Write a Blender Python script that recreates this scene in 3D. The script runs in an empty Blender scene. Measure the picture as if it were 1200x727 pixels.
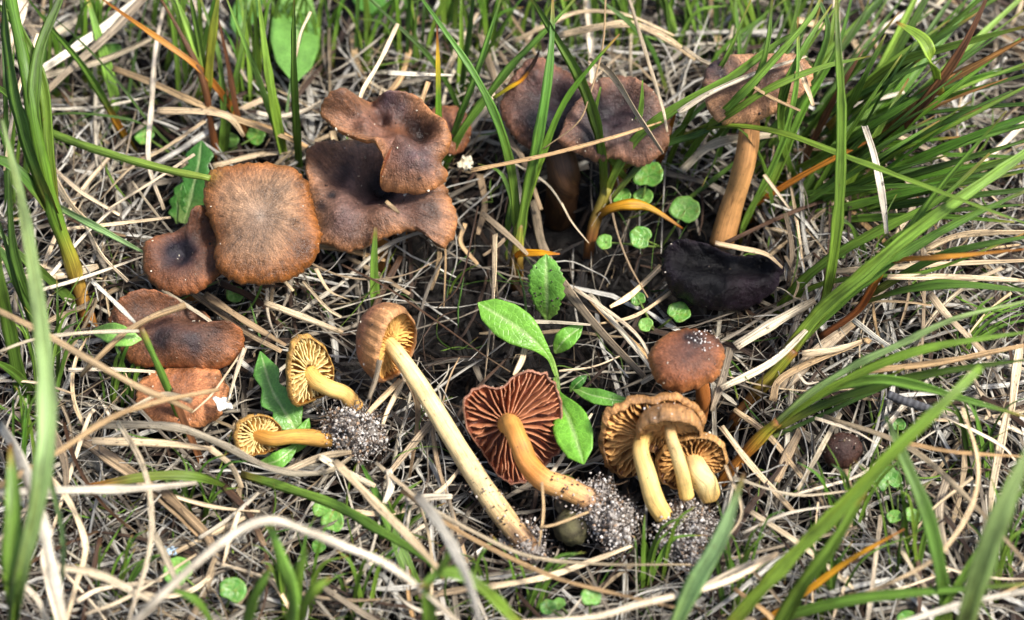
import bpy, math, random
import numpy as np
from mathutils import Vector, Matrix, noise as mnoise

# ------------------------------------------------------------------ camera
R_ = math.radians
PITCH = R_(56); D = 0.62; WIDTH = 0.38
FPX = 1200 * D / WIDTH
TGT = Vector((0, 0, 0.014))
CAM = TGT + D * Vector((0, -math.cos(PITCH), math.sin(PITCH)))
sc = bpy.context.scene
COL = sc.collection
cam = bpy.data.cameras.new('camera')
cam.sensor_width = 36; cam.lens = 36 * FPX / 1200
cam.clip_start = 0.02; cam.clip_end = 200
cam.dof.use_dof = True; cam.dof.focus_distance = D - 0.012; cam.dof.aperture_fstop = 6.3
co = bpy.data.objects.new('camera', cam); COL.objects.link(co)
co.location = CAM; co.rotation_euler = (math.pi / 2 - PITCH, 0, 0)
sc.camera = co
# ------------------------------------------------------------------ light: bright overcast
SUN_EL, SUN_AZ = R_(56), R_(98)          # azimuth clockwise from +Y: high, from the right
w = bpy.data.worlds.new('World'); sc.world = w; w.use_nodes = True
nt = w.node_tree; nt.nodes.clear()
sky = nt.nodes.new('ShaderNodeTexSky'); sky.sky_type = 'NISHITA'; sky.sun_disc = False
sky.sun_elevation = SUN_EL; sky.sun_rotation = SUN_AZ
sky.air_density = 1.0; sky.dust_density = 4.0; sky.ozone_density = 1.0
bg = nt.nodes.new('ShaderNodeBackground'); bg.inputs[1].default_value = 0.05
ow = nt.nodes.new('ShaderNodeOutputWorld')
nt.links.new(sky.outputs[0], bg.inputs[0]); nt.links.new(bg.outputs[0], ow.inputs[0])
sl = bpy.data.lights.new('sun', 'SUN'); sl.energy = 1.5; sl.angle = R_(10); sl.color = (1, .95, .86)
so = bpy.data.objects.new('sun', sl); COL.objects.link(so)
sd = Vector((math.sin(SUN_AZ) * math.cos(SUN_EL), math.cos(SUN_AZ) * math.cos(SUN_EL), math.sin(SUN_EL)))
so.rotation_euler = sd.to_track_quat('Z', 'Y').to_euler(); so.location = sd * 3
vs = sc.view_settings
vs.view_transform = 'Standard'; vs.look = 'None'; vs.exposure = 2.1; vs.gamma = 1.0; vs.use_curve_mapping = False
try:
    vs.use_white_balance = True; vs.white_balance_temperature = 6400; vs.white_balance_tint = 10
except Exception: pass
sc.render.engine = 'CYCLES'
cy = sc.cycles
cy.use_denoising = True; cy.max_bounces = 6; cy.diffuse_bounces = 2; cy.glossy_bounces = 2; cy.transmission_bounces = 3
try: cy.denoiser = 'OPENIMAGEDENOISE'
except Exception: pass

rng = random.Random(11)
nrg = np.random.default_rng(7)
MM = 0.001

# ------------------------------------------------------------------ pixel <-> place
UPI = Vector((0, math.sin(PITCH), math.cos(PITCH)))      # image up
FWD = Vector((0, math.cos(PITCH), -math.sin(PITCH)))     # view direction
RGT = Vector((1, 0, 0))
def ray(px, py): return (FWD + RGT * ((px - 600) / FPX) + UPI * (-(py - 363.5) / FPX))
def P(px, py, z):                      # point on the level z (mm) seen at photo pixel
    d = ray(px, py); return CAM + d * ((z * MM - CAM.z) / d.z)
def PP(px, py, c, n):                  # point on a plane
    d = ray(px, py); return CAM + d * ((c - CAM).dot(n) / d.dot(n))
def pxm(v): return (v - CAM).dot(FWD) / FPX              # metres per photo pixel at v
def proj(v):
    q = v - CAM; k = q.dot(FWD); return 600 + FPX * q.x / k, 363.5 - FPX * q.dot(UPI) / k
def projn(A):
    q = A - np.array(CAM); k = q @ np.array(FWD)
    return 600 + FPX * q[..., 0] / k, 363.5 - FPX * (q @ np.array(UPI)) / k
def lin(r, g, b):
    f = lambda c: ((c / 255 + .055) / 1.055) ** 2.4 if c > 10 else c / 255 / 12.92
    return (f(r), f(g), f(b))
def mix(a, b, t): return tuple(a[i] + (b[i] - a[i]) * t for i in range(3))
def clamp(x, a=0., b=1.): return max(a, min(b, x))
def sm(a, b, x):
    t = clamp((x - a) / (b - a)); return t * t * (3 - 2 * t)
def grad(st, t):
    if t <= st[0][0]: return st[0][1]
    for (a, ca), (b, cb) in zip(st, st[1:]):
        if t <= b: return mix(ca, cb, (t - a) / (b - a))
    return st[-1][1]
def soil_z(x, y):                      # metres, numpy-friendly
    z = .0022 * np.sin(x * 61 + 1.3) * np.cos(y * 53 + .4) + .0016 * np.sin(x * 131 + y * 90) + .0008 * np.cos(x * 260 - y * 210)
    z = z - .008 * np.exp(-(((x - .005) / .07) ** 2 + ((y - .0) / .05) ** 2))
    return z - .012

# ------------------------------------------------------------------ materials
def newmat(name):
    m = bpy.data.materials.new(name); m.use_nodes = True
    t = m.node_tree; t.nodes.clear()
    o = t.nodes.new('ShaderNodeOutputMaterial'); b = t.nodes.new('ShaderNodeBsdfPrincipled')
    t.links.new(b.outputs[0], o.inputs[0])
    return m, t, b, o
def N(t, typ, **kw):
    n = t.nodes.new(typ)
    for k, v in kw.items():
        if k.startswith('i_'): n.inputs[k[2:].replace('_', ' ')].default_value = v
        else: setattr(n, k, v)
    return n
def attr(t, name): return N(t, 'ShaderNodeAttribute', attribute_name=name)
def ramp(t, src, stops):
    r = N(t, 'ShaderNodeValToRGB'); e = r.color_ramp.elements
    e[0].position, e[0].color = stops[0][0], (*[stops[0][1]] * 3, 1)
    e[1].position, e[1].color = stops[-1][0], (*[stops[-1][1]] * 3, 1)
    for p, v in stops[1:-1]:
        x = e.new(p); x.color = (v, v, v, 1)
    t.links.new(src, r.inputs[0]); return r.outputs[0]
def vmul(t, src, vec):
    m = N(t, 'ShaderNodeVectorMath', operation='MULTIPLY'); m.inputs[1].default_value = vec
    t.links.new(src, m.inputs[0]); return m.outputs[0]
def cmul(t, a, b, fac=1., mode='MULTIPLY'):
    m = N(t, 'ShaderNodeMix', data_type='RGBA', blend_type=mode)
    if isinstance(fac, float): m.inputs[0].default_value = fac
    else: t.links.new(fac, m.inputs[0])
    if isinstance(a, tuple): m.inputs[6].default_value = (*a, 1)
    else: t.links.new(a, m.inputs[6])
    if isinstance(b, tuple): m.inputs[7].default_value = (*b, 1)
    else: t.links.new(b, m.inputs[7])
    return m.outputs[2]
def noisetex(t, vec, scale, detail=3., rough=.55, dist=0.):
    n = N(t, 'ShaderNodeTexNoise'); n.inputs['Scale'].default_value = scale
    n.inputs['Detail'].default_value = detail; n.inputs['Roughness'].default_value = rough
    n.inputs['Distortion'].default_value = dist
    t.links.new(vec, n.inputs['Vector']); return n.outputs[0]
def bump(t, h, b, dist, strength=.6, prev=None):
    n = N(t, 'ShaderNodeBump'); n.inputs['Strength'].default_value = strength; n.inputs['Distance'].default_value = dist
    t.links.new(h, n.inputs['Height'])
    if prev is not None: t.links.new(prev, n.inputs['Normal'])
    if b is not None: t.links.new(n.outputs[0], b.inputs['Normal'])
    return n.outputs[0]

def strand_material(name, lo, hi, spec, speck_col, speck_at, rough, translucent, relief):
    m, t, b, o = newmat(name)
    st = attr(t, 'st').outputs['Vector']
    grain = noisetex(t, vmul(t, st, (20, 8.5, 41)), 1.0, 4, .62)
    fine = noisetex(t, vmul(t, st, (70, 26, 23)), 1.0, 2, .5)
    specks = noisetex(t, vmul(t, st, (420, 4.5, 17)), 1.0, 3, .6)
    blot = noisetex(t, vmul(t, st, (55, .9, 31)), 1.0, 3, .6)
    c = cmul(t, attr(t, 'col').outputs['Color'], ramp(t, grain, [(.32, lo), (.66, hi)]))
    c = cmul(t, c, ramp(t, fine, [(.35, .66), (.62, 1.12)]))
    c = cmul(t, c, ramp(t, blot, [(.32, .5), (.5, .95), (.75, 1.12)]))
    stain = noisetex(t, vmul(t, st, (26, 1.6, 13)), 1.0, 4, .65)
    c = cmul(t, c, (.42, .36, .31) if name == 'dry straw' else (.8, .72, .5), ramp(t, stain, [(.52, 0), (.68, .75)]))
    sp = ramp(t, specks, [(speck_at, 0), (speck_at + .07, spec)])
    c = cmul(t, c, speck_col, sp, 'MIX')
    t.links.new(c, b.inputs['Base Color'])
    b.inputs['Roughness'].default_value = rough; b.inputs['Specular IOR Level'].default_value = .4
    hn = N(t, 'ShaderNodeMath', operation='ADD'); t.links.new(grain, hn.inputs[0]); t.links.new(fine, hn.inputs[1])
    nn = bump(t, hn.outputs[0], b, relief, .7)
    if translucent:
        tr = N(t, 'ShaderNodeBsdfTranslucent'); t.links.new(c, tr.inputs[0])
        mx = N(t, 'ShaderNodeMixShader'); mx.inputs[0].default_value = translucent
        t.links.new(b.outputs[0], mx.inputs[1]); t.links.new(tr.outputs[0], mx.inputs[2]); t.links.new(mx.outputs[0], o.inputs[0])
    return m
M_STRAW = strand_material('dry straw', .30, 1.2, .85, (.06, .038, .024), .60, .5, .06, .0004)
M_GREEN = strand_material('green blade', .48, 1.22, .6, (.12, .075, .02), .66, .42, .34, .0002)

def cap_material(name, rough, spec, wrinkle):
    m, t, b, o = newmat(name)
    pol = attr(t, 'st').outputs['Vector']; tc = N(t, 'ShaderNodeTexCoord').outputs['Object']
    fib = noisetex(t, vmul(t, pol, (16, 16, 5)), 1.0, 5, .7)
    fib2 = noisetex(t, vmul(t, pol, (44, 44, 14)), 1.0, 3, .65)
    mot = noisetex(t, tc, 150, 6, .7)
    gr = noisetex(t, tc, 1500, 3, .65)
    pale = noisetex(t, tc, 1100, 3, .7)
    c = attr(t, 'col').outputs['Color']
    c = cmul(t, c, ramp(t, fib, [(.3, .5), (.5, .92), (.7, 1.32)]))
    c = cmul(t, c, ramp(t, fib2, [(.33, .72), (.66, 1.2)]))
    c = cmul(t, c, ramp(t, mot, [(.3, .6), (.5, .95), (.72, 1.2)]))
    c = cmul(t, c, ramp(t, gr, [(.3, .78), (.68, 1.2)]))
    c = cmul(t, c, ramp(t, pale, [(.58, 1.0), (.70, 1.6)]))
    t.links.new(c, b.inputs['Base Color'])
    patch = noisetex(t, tc, 75, 3, .6)
    c = cmul(t, c, ramp(t, patch, [(.36, .66), (.52, 1.0), (.7, 1.15)]))
    t.links.new(c, b.inputs['Base Color'])
    t.links.new(ramp(t, patch, [(.35, rough - .14), (.65, rough + .12)]), b.inputs['Roughness']); b.inputs['Specular IOR Level'].default_value = spec
    n1 = bump(t, mot, None, wrinkle, .8); n2 = bump(t, fib2, None, .0005, .6, n1); bump(t, gr, b, .0005, .7, n2)
    return m
M_CAP = cap_material('mushroom cap skin', .37, .5, .0019)
M_BLACK = cap_material('black rotting cap skin', .33, .22, .004)
def gill_material():
    m, t, b, o = newmat('gill flesh')
    tc = N(t, 'ShaderNodeTexCoord').outputs['Object']
    mot = noisetex(t, tc, 260, 4, .6); fine = noisetex(t, tc, 1500, 2, .5)
    c = cmul(t, attr(t, 'col').outputs['Color'], ramp(t, mot, [(.3, .7), (.7, 1.22)]))
    c = cmul(t, c, ramp(t, fine, [(.3, .85), (.7, 1.12)]))
    t.links.new(c, b.inputs['Base Color']); b.inputs['Roughness'].default_value = .55
    b.inputs['Specular IOR Level'].default_value = .3
    bump(t, fine, b, .0002, .5); return m
M_GILL = gill_material()
def stem_material():
    m, t, b, o = newmat('mushroom stem')
    st = attr(t, 'st').outputs['Vector']; tc = N(t, 'ShaderNodeTexCoord').outputs['Object']
    wrap = vmul(t, st, (20, 7, 9)); fib = noisetex(t, vmul(t, st, (16, 7, 41)), 1.0, 4, .65)
    fib2 = noisetex(t, vmul(t, st, (50, 16, 13)), 1.0, 3, .6)
    mot = noisetex(t, tc, 170, 4, .6); dirt = noisetex(t, tc, 620, 3, .6); cr = noisetex(t, vmul(t, st, (160, 3.2, 7)), 1.0, 3, .6)
    c = attr(t, 'col').outputs['Color']
    c = cmul(t, c, ramp(t, fib, [(.3, .66), (.68, 1.28)])); c = cmul(t, c, ramp(t, fib2, [(.3, .74), (.7, 1.2)]))
    c = cmul(t, c, ramp(t, mot, [(.3, .75), (.55, 1.03), (.75, 1.1)]))
    c = cmul(t, c, (.16, .075, .022), ramp(t, cr, [(.56, 0), (.70, .6)]), 'MIX')
    c = cmul(t, c, (.03, .022, .016), ramp(t, dirt, [(.66, 0), (.70, .8)]), 'MIX')
    t.links.new(c, b.inputs['Base Color']); b.inputs['Roughness'].default_value = .48
    b.inputs['Specular IOR Level'].default_value = .4
    n1 = bump(t, fib, None, .0006, .6); bump(t, fib2, b, .0002, .5, n1); return m
M_STEM = stem_material()
def leaf_material():
    m, t, b, o = newmat('broad leaf')
    st = attr(t, 'st').outputs['Vector']; tc = N(t, 'ShaderNodeTexCoord').outputs['Object']
    mot = noisetex(t, tc, 140, 4, .6); vor = N(t, 'ShaderNodeTexVoronoi', feature='DISTANCE_TO_EDGE'); vor.inputs['Scale'].default_value = 520
    t.links.new(tc, vor.inputs['Vector'])
    veins = ramp(t, vor.outputs[0], [(0, 0), (.12, 1)])
    c = cmul(t, attr(t, 'col').outputs['Color'], ramp(t, mot, [(.3, .72), (.7, 1.2)]))
    c = cmul(t, c, ramp(t, vor.outputs[0], [(0, 1.18), (.16, .95)]))
    t.links.new(c, b.inputs['Base Color']); b.inputs['Roughness'].default_value = .38; b.inputs['Specular IOR Level'].default_value = .5
    n1 = bump(t, veins, None, .0003, .35); bump(t, mot, b, .0012, .5, n1)
    tr = N(t, 'ShaderNodeBsdfTranslucent'); t.links.new(c, tr.inputs[0])
    mx = N(t, 'ShaderNodeMixShader'); mx.inputs[0].default_value = .25
    t.links.new(b.outputs[0], mx.inputs[1]); t.links.new(tr.outputs[0], mx.inputs[2]); t.links.new(mx.outputs[0], o.inputs[0])
    return m
M_LEAF = leaf_material()
def soil_material(name, dark, light, sparkle=0.):
    m, t, b, o = newmat(name)
    tc = N(t, 'ShaderNodeTexCoord').outputs['Object']
    a = noisetex(t, tc, 120, 6, .7); f = noisetex(t, tc, 900, 4, .7)
    c = cmul(t, dark, light, ramp(t, a, [(.35, 0), (.7, 1)]), 'MIX')
    c = cmul(t, c, ramp(t, f, [(.3, .5), (.7, 1.35)]))
    if sparkle: c = cmul(t, c, (.5, .47, .42), ramp(t, noisetex(t, tc, 1700, 2, .5), [(.62, 0), (.66, sparkle)]), 'MIX')
    t.links.new(c, b.inputs['Base Color']); b.inputs['Roughness'].default_value = .85
    n1 = bump(t, a, None, .004, .7); bump(t, f, b, .0012, .8, n1); return m
M_SOIL = soil_material('dark soil', (.0035, .0028, .0022), (.013, .0095, .007))
M_CRUMB = soil_material('soil crumb', (.006, .0045, .0035), (.024, .017, .012))
M_GRAIN = None
def plain_col(name, rough=.6, sc_=900, rel=.0003):
    m, t, b, o = newmat(name)
    tc = N(t, 'ShaderNodeTexCoord').outputs['Object']; f = noisetex(t, tc, sc_, 4, .65)
    c = cmul(t, attr(t, 'col').outputs['Color'], ramp(t, f, [(.3, .6), (.7, 1.3)]))
    t.links.new(c, b.inputs['Base Color']); b.inputs['Roughness'].default_value = rough
    bump(t, f, b, rel, .7); return m
M_GRAIN = plain_col('sand grain', .45, 1400)
M_ROUGH = plain_col('rough crumbly matter', .8, 420, .0008)

# ------------------------------------------------------------------ mesh helpers
class MB:
    def __init__(s): s.v, s.f, s.c, s.st = [], [], [], []
    def add(s, v, f, c, st):
        o = len(s.v); s.v += v; s.f += [tuple(i + o for i in q) for q in f]; s.c += c; s.st += st
    def build(s, name, mat, parent=None, loc=None, smooth=True):
        base = Vector(parent['_b']) if parent is not None else (loc if loc is not None else Vector((0, 0, 0)))
        me = bpy.data.meshes.new(name)
        me.from_pydata([tuple(Vector(v) - base) for v in s.v], [], s.f)
        if s.c:
            a = me.attributes.new('col', 'FLOAT_COLOR', 'POINT'); a.data.foreach_set('color', np.array([(*c, 1) for c in s.c], dtype=np.float32).ravel())
        if s.st:
            a = me.attributes.new('st', 'FLOAT_VECTOR', 'POINT'); a.data.foreach_set('vector', np.array(s.st, dtype=np.float32).ravel())
        if smooth: me.polygons.foreach_set('use_smooth', [True] * len(me.polygons))
        me.materials.append(mat)
        o = bpy.data.objects.new(name, me); COL.objects.link(o)
        if parent is not None: o.parent = parent; o['_b'] = parent['_b']
        else: o.location = base; o['_b'] = tuple(base)
        return o
def tag(o, label=None, cat=None, group=None, kind=None):
    for k, v in (('label', label), ('category', cat), ('group', group), ('kind', kind)):
        if v: o[k] = v
    return o
def thing(name, label, cat, loc, group=None):
    o = bpy.data.objects.new(name, None); COL.objects.link(o); o.empty_display_size = .01
    o.location = loc; o['_b'] = tuple(loc); return tag(o, label, cat, group)
def catmull(pts, n):
    pts = [Vector(p) for p in pts]
    if len(pts) == 2: pts = [pts[0], pts[0].lerp(pts[1], .5), pts[1]]
    q = [pts[0] * 2 - pts[1]] + pts + [pts[-1] * 2 - pts[-2]]
    out = []
    m = len(pts) - 1
    for i in range(n + 1):
        u = i / n * m; k = min(int(u), m - 1); t = u - k
        a, b, c, d = q[k:k + 4]
        out.append(.5 * ((2 * b) + (c - a) * t + (2 * a - 5 * b + 4 * c - d) * t * t + (3 * b - a - 3 * c + d) * t ** 3))
    return out
def closed_catmull(pts, n):
    m = len(pts); out = []
    for i in range(n):
        u = i / n * m; k = int(u); t = u - k
        a, b, c, d = (Vector(pts[(k + j) % m]) for j in (-1, 0, 1, 2))
        out.append(.5 * ((2 * b) + (c - a) * t + (2 * a - 5 * b + 4 * c - d) * t * t + (3 * b - a - 3 * c + d) * t ** 3))
    return out
SECT = {
    'keel': [(-1, .30), (-.55, .02), (0, -.22), (.55, .02), (1, .30), (.5, -.14), (0, -.40), (-.5, -.14)],
    'flat': [(-1, 0), (-.45, .07), (.45, .07), (1, 0), (.45, -.07), (-.45, -.07)],
    'curl': [(-1, .55), (-.72, .12), (0, -.12), (.72, .12), (1, .55), (.72, -.06), (0, -.28), (-.72, -.06)],
    'rib': [(-1, .02), (-.7, .16), (-.35, .05), (0, .2), (.35, .05), (.7, .16), (1, .02), (.5, -.15), (-.5, -.15)],
    'round': [(math.cos(a) * 1, math.sin(a) * .85) for a in [i * math.pi / 4 for i in range(8)]],
}
def ribbon(mb, pts, width, colf, sect='keel', seg=None, taper=(1, 1, .15), twist=0., lean=.5, r=rng, seed=None):
    """pts world, width in metres (full), taper at root / middle / tip"""
    seg = seg or max(8, 4 * len(pts)); c = catmull(pts, seg); S = SECT[sect]; k = len(S)
    seed = r.random() * 10 if seed is None else seed
    nref = (-FWD * .55 + Vector((0, 0, .45)) + Vector((r.uniform(-1, 1), r.uniform(-1, 1), r.uniform(-.4, .4))) * lean).normalized()
    v, f, cc, st = [], [], [], []; L = 0
    a0 = r.uniform(-.3, .3)
    for i, p in enumerate(c):
        t = i / seg
        tan = (c[min(i + 1, seg)] - c[max(i - 1, 0)]).normalized()
        if i: L += (p - c[i - 1]).length
        side = tan.cross(nref)
        if side.length < 1e-3: side = tan.cross(Vector((1, .3, .2)))
        side.normalize(); nn = side.cross(tan).normalized()
        a = a0 + twist * t; s2 = side * math.cos(a) + nn * math.sin(a); n2 = nn * math.cos(a) - side * math.sin(a)
        wd = taper[0] + (taper[1] - taper[0]) * min(1, t * 2) if t < .5 else taper[1] + (taper[2] - taper[1]) * ((t - .5) * 2) ** 1.6
        h = width / 2 * wd * (1 + .07 * math.sin(L * 310 + seed * 9) + .22 * mnoise.noise(Vector((L * 120, seed * 5, 1))))
        for (x, y) in S:
            v.append(p + s2 * (x * h) + n2 * (y * h)); cc.append(colf(t)); st.append((L, x * .5 + y * .5, seed))
        if i:
            b = i * k
            f += [(b - k + j, b - k + (j + 1) % k, b + (j + 1) % k, b + j) for j in range(k)]
    f.append(tuple(range(k))[::-1]); f.append(tuple(range(seg * k, seg * k + k)))
    mb.add(v, f, cc, st)
def pts3(xy, z):
    n = len(xy)
    if not isinstance(z, (list, tuple)): z = (z, z)
    if len(z) == n: return [P(x, y, zz) for (x, y), zz in zip(xy, z)]
    if len(z) == 2: return [P(x, y, z[0] + (z[1] - z[0]) * i / (n - 1)) for i, (x, y) in enumerate(xy)]
    return [P(x, y, grad([(j / (len(z) - 1), (q, q, q)) for j, q in enumerate(z)], i / (n - 1))[0]) for i, (x, y) in enumerate(xy)]

# ------------------------------------------------------------------ ground
def ground():
    n = 150; a, b = .55, .5
    xs = np.linspace(-a, a, n); ys = np.linspace(-b, b + .15, n)
    X, Y = np.meshgrid(xs, ys); Z = soil_z(X, Y) + nrg.normal(0, .0006, X.shape)
    v = [tuple(q) for q in np.stack([X, Y, Z], -1).reshape(-1, 3)]
    f = [(j * n + i, j * n + i + 1, (j + 1) * n + i + 1, (j + 1) * n + i) for j in range(n - 1) for i in range(n - 1)]
    # skirt out to the horizon
    ring = [i for i in range(n)] + [j * n + n - 1 for j in range(1, n)] + [(n - 1) * n + i for i in range(n - 2, -1, -1)] + [j * n for j in range(n - 2, 0, -1)]
    m = len(ring); o = len(v)
    for q in ring:
        x, y, z = v[q]; k = 60 / math.hypot(x, y); v.append((x * k, y * k, -.004))
    f += [(ring[(i + 1) % m], ring[i], o + i, o + (i + 1) % m) for i in range(m)]
    mb = MB(); mb.v = v; mb.f = f
    tag(mb.build('ground', M_SOIL), kind='structure', label='dark damp soil showing between the straw')
ground()

def ico(r, sub=1):
    import bmesh
    bm = bmesh.new(); bmesh.ops.create_icosphere(bm, subdivisions=sub, radius=r)
    v = [x.co.copy() for x in bm.verts]; f = [tuple(y.index for y in x.verts) for x in bm.faces]; bm.free(); return v, f
ICO0 = ico(1, 1); ICO2 = ico(1, 3)
def grain(mb, p, r, col, r_=rng, squash=.75):
    q = Matrix.Rotation(r_.uniform(0, 6), 3, Vector((r_.gauss(0, 1), r_.gauss(0, 1), r_.gauss(0, 1))).normalized())
    s = (r * r_.uniform(.7, 1.3), r * r_.uniform(.7, 1.2), r * squash)
    v = [p + q @ Vector((a.x * s[0], a.y * s[1], a.z * s[2])) * r_.uniform(.82, 1.15) for a in ICO0[0]]
    mb.add(v, ICO0[1], [col] * len(v), [(0, 0, 0)] * len(v))
# soil crumbs
def crumbs():
    mb = MB()
    for i in range(2600):
        px, py = rng.uniform(-60, 1260), rng.uniform(-60, 780)
        if rng.random() < .35: px, py = rng.gauss(560, 130), rng.gauss(400, 90)
        p = P(px, py, 0); p.z = float(soil_z(p.x, p.y)) + .0005
        grain(mb, p, rng.choice([.0005, .0008, .0012, .002, .003]) * rng.uniform(.7, 1.2), (1, 1, 1))
    tag(mb.build('soil_crumbs', M_CRUMB, smooth=False), 'loose dark soil crumbs scattered over the bare soil', 'soil', kind='stuff')
crumbs()
# ------------------------------------------------------------------ mushrooms
KEEP = []                      # (px, py, radius px, level mm) places where litter stays below that level
def keep_poly(poly, z, grow=0):
    cx = sum(p[0] for p in poly) / len(poly); cy = sum(p[1] for p in poly) / len(poly)
    r = sum(math.hypot(p[0] - cx, p[1] - cy) for p in poly) / len(poly)
    KEEP.append((cx, cy, r * .95 + grow, z))
    for p in poly[::2]: KEEP.append((cx + (p[0] - cx) * .75, cy + (p[1] - cy) * .75, r * .3 + grow, z))
def cool(c, k=1.0): return (c[0] * k * .93, c[1] * k * .97, c[2] * k * 1.0)
def make_cap(par, c, rim, n, dome=8., inroll=12., thick=3., bumps=(), cols=None, stain_shading=(), q=1., wob=.5,
             under=(.10, .05, .02), gill=None, keep=None, seed=0., ragged=.055, ripple=.7, amp=1., skin=None, debris=26):
    """c: (px,py,z mm) centre of the rim plane; rim: photo outline of the margin with optional offset (mm) along n"""
    n = Vector(n).normalized(); C = P(*c)
    e1 = n.cross(Vector((0, 1, .3))).normalized(); e2 = n.cross(e1)
    u = pxm(C); M = 128
    dof = [(p[2] if len(p) > 2 else 0.) for p in rim]; raw = [tuple(PP(p[0], p[1], C + n * (d * amp * MM), n) - n * (d * amp * MM)) for p, d in zip(rim, dof)]
    rc = closed_catmull(raw, M); rd = [x[0] * amp for x in closed_catmull([(d, 0, 0) for d in dof], M)]
    bl = [((PP(b[0], b[1], C, n) - C), b[2] * amp * MM, b[3] * u) for b in bumps]
    sl_ = [(PP(b[0], b[1], C, n) - C, b[2] * u, b[3], b[4]) for b in stain_shading]  # patches carry own stains plus painted fold shade and rim highlight
    cols = cols or [(0, lin(150, 110, 80)), (1, lin(140, 80, 40))]
    cols = [(a, cool(b)) for a, b in cols]; sl_ = [(a, b, cool(c_, .52), d) for a, b, c_, d in sl_]
    phim = math.pi / 2 + R_(inroll); rings = 30
    def surf(k, s, top=True):
        phi = s * phim if top else None
        rho = math.sin(phi); h = dome * (abs(math.cos(phi)) ** q if phi <= math.pi / 2 else math.cos(phi) * min(1, 4 / dome))
        d = (rc[k] - C) * rho
        z = h * MM + rd[k] * MM * rho * rho
        for (b, am, sg) in bl: z += am * math.exp(-((d - b).length / sg) ** 2) * (1 if rho < .999 else 1)
        nz = mnoise.noise(Vector((d.dot(e1) * 130 + seed * 7, d.dot(e2) * 130, seed)))
        nz2 = mnoise.noise(Vector((d.dot(e1) * 420 + seed, d.dot(e2) * 420, 3 + seed)))
        a_ = k / M * 2 * math.pi
        rp = mnoise.noise(Vector((math.cos(a_) * 3.2 + seed, math.sin(a_) * 3.2, 1.7))) + .5 * mnoise.noise(Vector((math.cos(a_) * 8 + seed, math.sin(a_) * 8, 4.7)))
        z += (nz * wob + nz2 * wob * .42 + rp * ripple * rho ** 3) * MM * (.3 + rho)
        return C + d * (1 + ragged * mnoise.noise(Vector((rc[k].x * 700, rc[k].y * 700, seed))) * rho ** 6) + n * z, d, rho
    mb = MB(); v, f, cc, st = [], [], [], []
    rm = sum((r - C).length for r in rc) / M
    for i in range(rings + 1):
        s = (i / rings) ** .85
        for k in range(M):
            p, d, rho = surf(k, max(s, .004))
            col = grad(cols, rho if s * phim <= math.pi / 2 else 1.0)
            wv = .35 * mnoise.noise(Vector((d.dot(e1) * 260, d.dot(e2) * 260, seed + 9)))
            for (b, sg, c2, am) in sl_:
                g = math.exp(-((d - b).length / sg) ** 2.4) * am * (1 + wv * 1.3); col = mix(col, c2, clamp(g * 1.25))
            v.append(p); cc.append(col); a = k / M * 2 * math.pi
            st.append((math.cos(a), math.sin(a), rho + seed))
    for i in range(rings):
        for k in range(M): f.append((i * M + k, i * M + (k + 1) % M, (i + 1) * M + (k + 1) % M, (i + 1) * M + k))
    # underside
    o = len(v); ur = 12; last = v[-M:]
    und = []
    for j in range(1, ur + 1):
        r = 1 - j / ur
        row = []
        for k in range(M):
            pt, d, rho = surf(k, max(.004, math.asin(max(.004, r * math.sin(min(phim, math.pi / 2)))) / phim))
            tk = thick * (.25 + .75 * (1 - r)) * MM
            q_ = pt - n * tk
            if j < 3: q_ = last[k].lerp(q_, j / 3.)
            row.append(q_)
        und.append(row)
        for k in range(M): v.append(row[k]); cc.append(under); st.append((0, 0, 0))
    for j in range(ur):
        a_ = (rings * M) if j == 0 else o + (j - 1) * M
        for k in range(M): f.append((a_ + k, a_ + (k + 1) % M, o + j * M + (k + 1) % M, o + j * M + k))
    mb.add(v, f, cc, st); capo = mb.build('cap', skin or M_CAP, par)
    if debris:
        m3 = MB()
        for i in range(debris):
            q_ = rng.randrange(2, rings - 3) * M + rng.randrange(M); big = rng.random() < .12
            grain(m3, v[q_] + n * .0001, rng.uniform(.0002, .0004) * (2 if big else 1), rng.choice([lin(36, 28, 24), lin(60, 44, 34), lin(150, 132, 108), lin(206, 196, 176)]), squash=.5)
        m3.build('debris', M_GRAIN, capo, smooth=False)['kind'] = 'stuff'
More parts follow.
